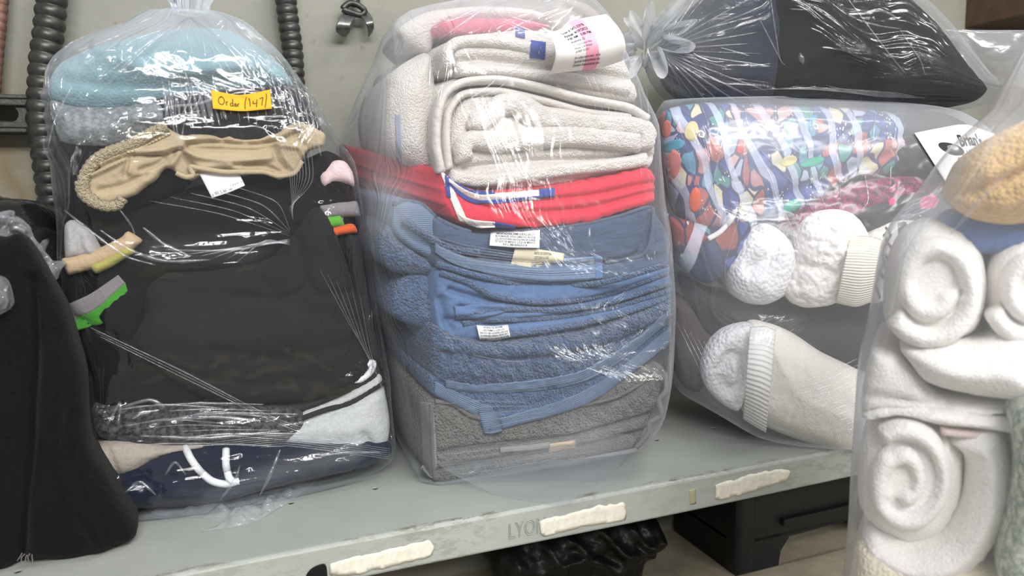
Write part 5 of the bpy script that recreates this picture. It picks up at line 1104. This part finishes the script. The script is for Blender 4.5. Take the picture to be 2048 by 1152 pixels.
# logo emblem: dark body with pale belly on two wheels
def logo(o):
    def blob(name, c, rx, ry, mat, off, rot=0.):
        a = np.linspace(0, 2*np.pi, 24, endpoint=False); x = rx*np.cos(a); y = ry*np.sin(a)
        s = c[0]+x*math.cos(rot)-y*math.sin(rot); t = c[1]+x*math.sin(rot)+y*math.cos(rot)
        P = sheet_at(o, s, t, off); finish(name, np.vstack([P, P.mean(0)[None]]), [(i, (i+1) % 24, 24) for i in range(24)], mat, o, smooth=False)
    blob('logo_shape', (.33, .36), .17, .085, M['ink'], .0004, .75); blob('logo_shape', (.355, .36), .085, .05, M['grey_ink'], .0006, .75); blob('logo_shape', (.37, .355), .05, .032, M['paper'], .0007, .75)
    for c in ((.37, .545), (.445, .50)): blob('logo_shape', c, .020, .030, M['ink'], .0006); blob('logo_shape', c, .012, .018, M['paper'], .0008)
logo(ps)

# ================================================================== dark bag lying on top of it
FT = Fr((.735, .10, 0), 27)
top = []
def TT(o, *a): tag(o, *a); top.append(o); return o
nv2 = TT(pillow('navy_sweater', [(1336, 60), (1380, 10), (1450, -40), (1560, -60), (1600, 20), (1590, 120), (1560, 190), (1480, 205), (1420, 190), (1360, 150), (1336, 110)], FT, 0, .2, M['navydark'], rim=.04, bulge=.02, noise=.003, nsc=20, res=.005, seed=71), 'dark navy sweater beside the knot in the bag lying on top at the right', 'sweater')
bl2 = TT(pillow('black_jacket', [(1540, -60), (1680, -80), (1790, -50), (1880, 20), (1950, 110), (2000, 175), (1960, 202), (1860, 205), (1740, 212), (1620, 214), (1560, 200), (1540, 90)], FT, -.01, .2, M['black2'], rim=.04, bulge=.02, noise=.003, nsc=16, res=.005, seed=72, ridges=[([(1600, -20), (1680, 80), (1780, 150)], 20, .008), ([(1700, -60), (1820, 60), (1940, 160)], 18, -.008)]), 'black jacket filling the bag that lies on top at the right', 'jacket')
KT = FT.P([(1292, 105)], .06)[0]
dbag = bag('laundry_bag', top, tuple(-FT.u), (0, 0, 1), M['pe_dark'], knot=KT, rk=.020, taut=.6, seed=17, knot_amp=.010, amp=.0016, off=.004, win=.016, ks=(60, 5), gk=(.6, .06))
tag(dbag, 'clear bag of black clothes lying on top of the right bag, knotted at its left', 'laundry bag')
neck('tied_neck', KT, (-.42, -.75, .12), .020, .07, .055, M['pe_knot'], dbag, 4)
tdb = bvh(dbag); rng = random.Random(3); CL = []
for k in range(22):
    a = -1.15+2.5*k/21; L_ = rng.uniform(90, 260); CL.append(([(1318, 100), (1318+L_*.5*math.cos(a)+8, 100+L_*.5*math.sin(a)), (1318+L_*math.cos(a), 100+L_*math.sin(a)*.9)], rng.uniform(1.8, 4.5)))
CL += [([(1540, -10), (1560, 120), (1570, 130)], 3), ([(1520, 40), (1565, 128)], 3), ([(1690, -10), (1780, 110), (1812, 148)], 3), ([(1600, 106), (1606, 128)], 9), ([(1580, 18), (1610, 20)], 3), ([(1440, 95), (1500, 112)], 3), ([(1720, 30), (1760, 20), (1800, 40)], 5), ([(1716, 40), (1760, 52), (1802, 58)], 4), ([(1800, 60), (1840, 120), (1850, 150)], 2.5)]
for k in range(6): CL.append(([(1500+30*k, 180-2*k), (1640+20*k, 176+3*k), (1800+10*k, 186+2*k)], 2))
creases('crease_folds', CL, tdb, M['pe_crease'], dbag)
sheet('loose_end', [(1800, 66), (1880, 60), (1960, 60), (2080, 60)], [(1830, 92), (1900, 130), (1985, 172), (2090, 175)], M['pe_flap'], FT, d=lambda s, t: .03+.012*np.sin(s*7)*np.sin(t*4), thick=.0004, ns=40, nt=16, parent=dbag)

# ================================================================== near bag at the right, standing on the floor
o_ = CAM_POS+sray((1850, 900))*.60
FN = Fr((o_[0], o_[1], 0), 49)
near = []
def TN(o, *a): tag(o, *a); near.append(o); return o
def roll(outline, spiral, th, label, d0, seed, body=None, dep=.16, mat='wterry2', skew=(0, 0)):
    o = TN(pillow('rolled_towel', outline, FN, d0+.014, dep, M[mat], rim=.03, bulge=.004, noise=.001, nsc=40, res=.004, seed=seed, skew=skew), label, 'towel', 'rolled towels in the near bag')
    near.append(strip('spiral_layer', spiral, th, FN, d0, .05, M[mat], o, rim=.014, noise=.0012, nsc=50, res=.0032))
    return o
sp = []
for k in range(60):
    a = -2.2+k*.215; R_ = 94-k*1.35; sp.append((1812+R_*.86*math.cos(a), 972+R_*1.10*math.sin(a)))
roll([(1712, 980), (1722, 900), (1760, 850), (1830, 842), (1900, 868), (1936, 930), (1930, 1020), (1890, 1090), (1820, 1110), (1750, 1080), (1718, 1040)], sp[:52:2], 50, 'white towel rolled in a clear spiral at the bottom left of the near bag', 0, 81)
TN(pillow('rolled_towel', [(1900, 905), (1950, 872), (2010, 880), (2040, 960), (2030, 1060), (1980, 1150), (1900, 1200), (1800, 1190), (1720, 1130), (1740, 1085), (1820, 1112), (1890, 1092), (1930, 1020), (1934, 940)], FN, -.004, .16, M['wterry2'], rim=.035, bulge=.02, noise=.002, nsc=30, res=.004, seed=82), 'white towel curving around the spiral roll at the right', 'towel', 'rolled towels in the near bag')
TN(pillow('folded_towel', [(1720, 842), (1760, 826), (1880, 826), (1990, 845), (2060, 850), (2060, 880), (1960, 868), (1890, 862), (1800, 842), (1740, 850)], FN, .004, .16, M['wterry2'], rim=.015, bulge=.006, res=.004, seed=83), 'thin white towel layer just above the spiral roll', 'towel')
TN(strip('blush_cloth', [(1880, 866), (1920, 872), (1975, 878)], 16, FN, .010, .1, M['skin_pink'], rim=.006), 'blush pink cloth peeking out above the lower rolls', 'cloth')
TN(pillow('folded_towel', [(1800, 712), (1850, 700), (1950, 700), (2010, 690), (2090, 690), (2110, 800), (2060, 822), (1980, 815), (1900, 800), (1850, 780), (1822, 745)], FN, -.012, .16, M['wterry2'], rim=.035, bulge=.016, noise=.002, nsc=30, res=.004, seed=84), 'plump folded white towel across the middle of the near bag', 'towel')
TN(pillow('folded_towel', [(1722, 830), (1728, 760), (1745, 705), (1790, 712), (1830, 750), (1880, 800), (1980, 816), (2060, 826), (1960, 845), (1840, 832), (1760, 828)], FN, .014, .16, M['wterry2'], rim=.015, bulge=.006, res=.004, seed=85, ridges=[([(1730, 790), (1800, 800), (1900, 815)], 7, -.008)]), 'white towel tucked behind the plump folded one', 'towel')
sp = []
for k in range(46):
    a = 2.6-k*.2; R_ = 112-k*1.7; sp.append((1868+R_*.86*math.cos(a), 576+R_*1.02*math.sin(a)))
roll([(1764, 600), (1772, 530), (1806, 470), (1860, 446), (1930, 462), (1972, 520), (1980, 600), (1958, 672), (1890, 700), (1810, 696), (1772, 660)], sp[::2], 46, 'white rolled towel at the upper left of the near bag below the gold towel', .0, 86)
sp = []
for k in range(40):
    a = 2.8-k*.2; R_ = 100-k*1.6; sp.append((2070+R_*.86*math.cos(a), 590+R_*1.0*math.sin(a)))
roll([(1978, 600), (1990, 530), (2020, 490), (2080, 475), (2150, 500), (2160, 640), (2100, 690), (2020, 688), (1988, 650)], sp[::2], 42, 'white rolled towel at the right edge of the photo beside the upper roll', .006, 87)
TN(pillow('folded_towel', [(1900, 400), (1908, 360), (1930, 316), (1980, 276), (2050, 240), (2140, 220), (2150, 420), (2050, 452), (1990, 450), (1940, 436)], FN, -.006, .15, M['gold'], rim=.035, bulge=.012, noise=.0035, nsc=50, res=.003, seed=88, ridges=[([(1910, 390), (1960, 380), (2048, 345), (2120, 320)], 12, -.014), ([(1930, 420), (2000, 410), (2060, 400)], 16, .004)]), 'gold terry towel at the top of the near bag', 'towel')
TN(pillow('blue_cloth', [(1872, 470), (1900, 430), (1960, 425), (2060, 440), (2080, 490), (1990, 510), (1900, 500)], FN, .035, .14, M['blue_cloth'], rim=.012, bulge=.004, res=.005), 'mid blue cloth showing below the gold towel', 'cloth')
# stack below, down to the floor (its top shows at the lower edge)
zt = FN.P([(1770, 1118)])[0][2]
def low(zb, zt_, mat, label, seed, nm='folded_towel'):
    u0 = FN.px([(1712, 1120)])[0][0]; pts = [(u0, zt_-.004), (u0+.05, zt_), (u0+.20, zt_), (u0+.235, zt_-.01), (u0+.235, zb+.012), (u0+.21, zb), (u0+.02, zb), (u0-.005, zb+.01)]
    P = FN.W(np.array(pts), np.zeros(len(pts))); return TN(pillow(nm, to_px(P), FN, 0, .17, M[mat], rim=.02, bulge=.012, noise=.002, nsc=30, res=.007, seed=seed), label, 'towel')
hs = np.linspace(-.346, zt, 4)
low(hs[2], hs[3], 'cream', 'cream towel under the spiral roll at the lower edge of the photo', 90)
low(hs[1], hs[2], 'wterry2', 'white towel second from the floor in the near bag', 91)
low(hs[0], hs[1], 'wterry2', 'white towel at the very bottom of the near bag on the floor', 92)
TN(pillow('sage_blanket', [(2036, 850), (2060, 820), (2130, 810), (2150, 1000), (2140, 1220), (2020, 1220), (2010, 1130), (2034, 1050), (2044, 960), (2036, 890)], FN, -.04, .16, M['sage'], rim=.025, bulge=.015, noise=.004, nsc=40, res=.005, seed=93), 'sage green and cream blanket at the lower right edge of the photo', 'blanket')
KN = FN.P([(2120, 60)], .08)[0]
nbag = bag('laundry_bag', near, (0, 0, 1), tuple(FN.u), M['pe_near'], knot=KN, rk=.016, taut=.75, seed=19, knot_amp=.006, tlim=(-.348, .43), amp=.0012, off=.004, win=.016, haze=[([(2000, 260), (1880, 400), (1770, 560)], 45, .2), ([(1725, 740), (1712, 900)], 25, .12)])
tag(nbag, 'milky plastic bag nearest the camera holding white towel rolls and a gold towel', 'laundry bag')
neck('tied_neck', KN, (.1, 0, 1), .016, .08, .05, M['pe_knot'], nbag, 8)
tnb = bvh(nbag); CL = []
for k in range(7): CL.append(([(1758+10*k, 720+4*k), (1772+12*k, 780+5*k), (1786+14*k, 840)], 3))
for k in range(5): CL.append(([(1722+10*k, 1060+14*k), (1750+12*k, 1110+10*k), (1790+16*k, 1152)], 3))
for k in range(4): CL.append(([(1718+5*k, 830), (1714+6*k, 870), (1716+8*k, 910)], 2.5))
CL += [([(2040, 320), (1960, 400), (1900, 470)], 9), ([(1990, 250), (1900, 360), (1820, 500)], 5), ([(1975, 270), (1880, 390), (1800, 520)], 3)]
creases('crease_folds', CL, tnb, M['pe_crease'], nbag)
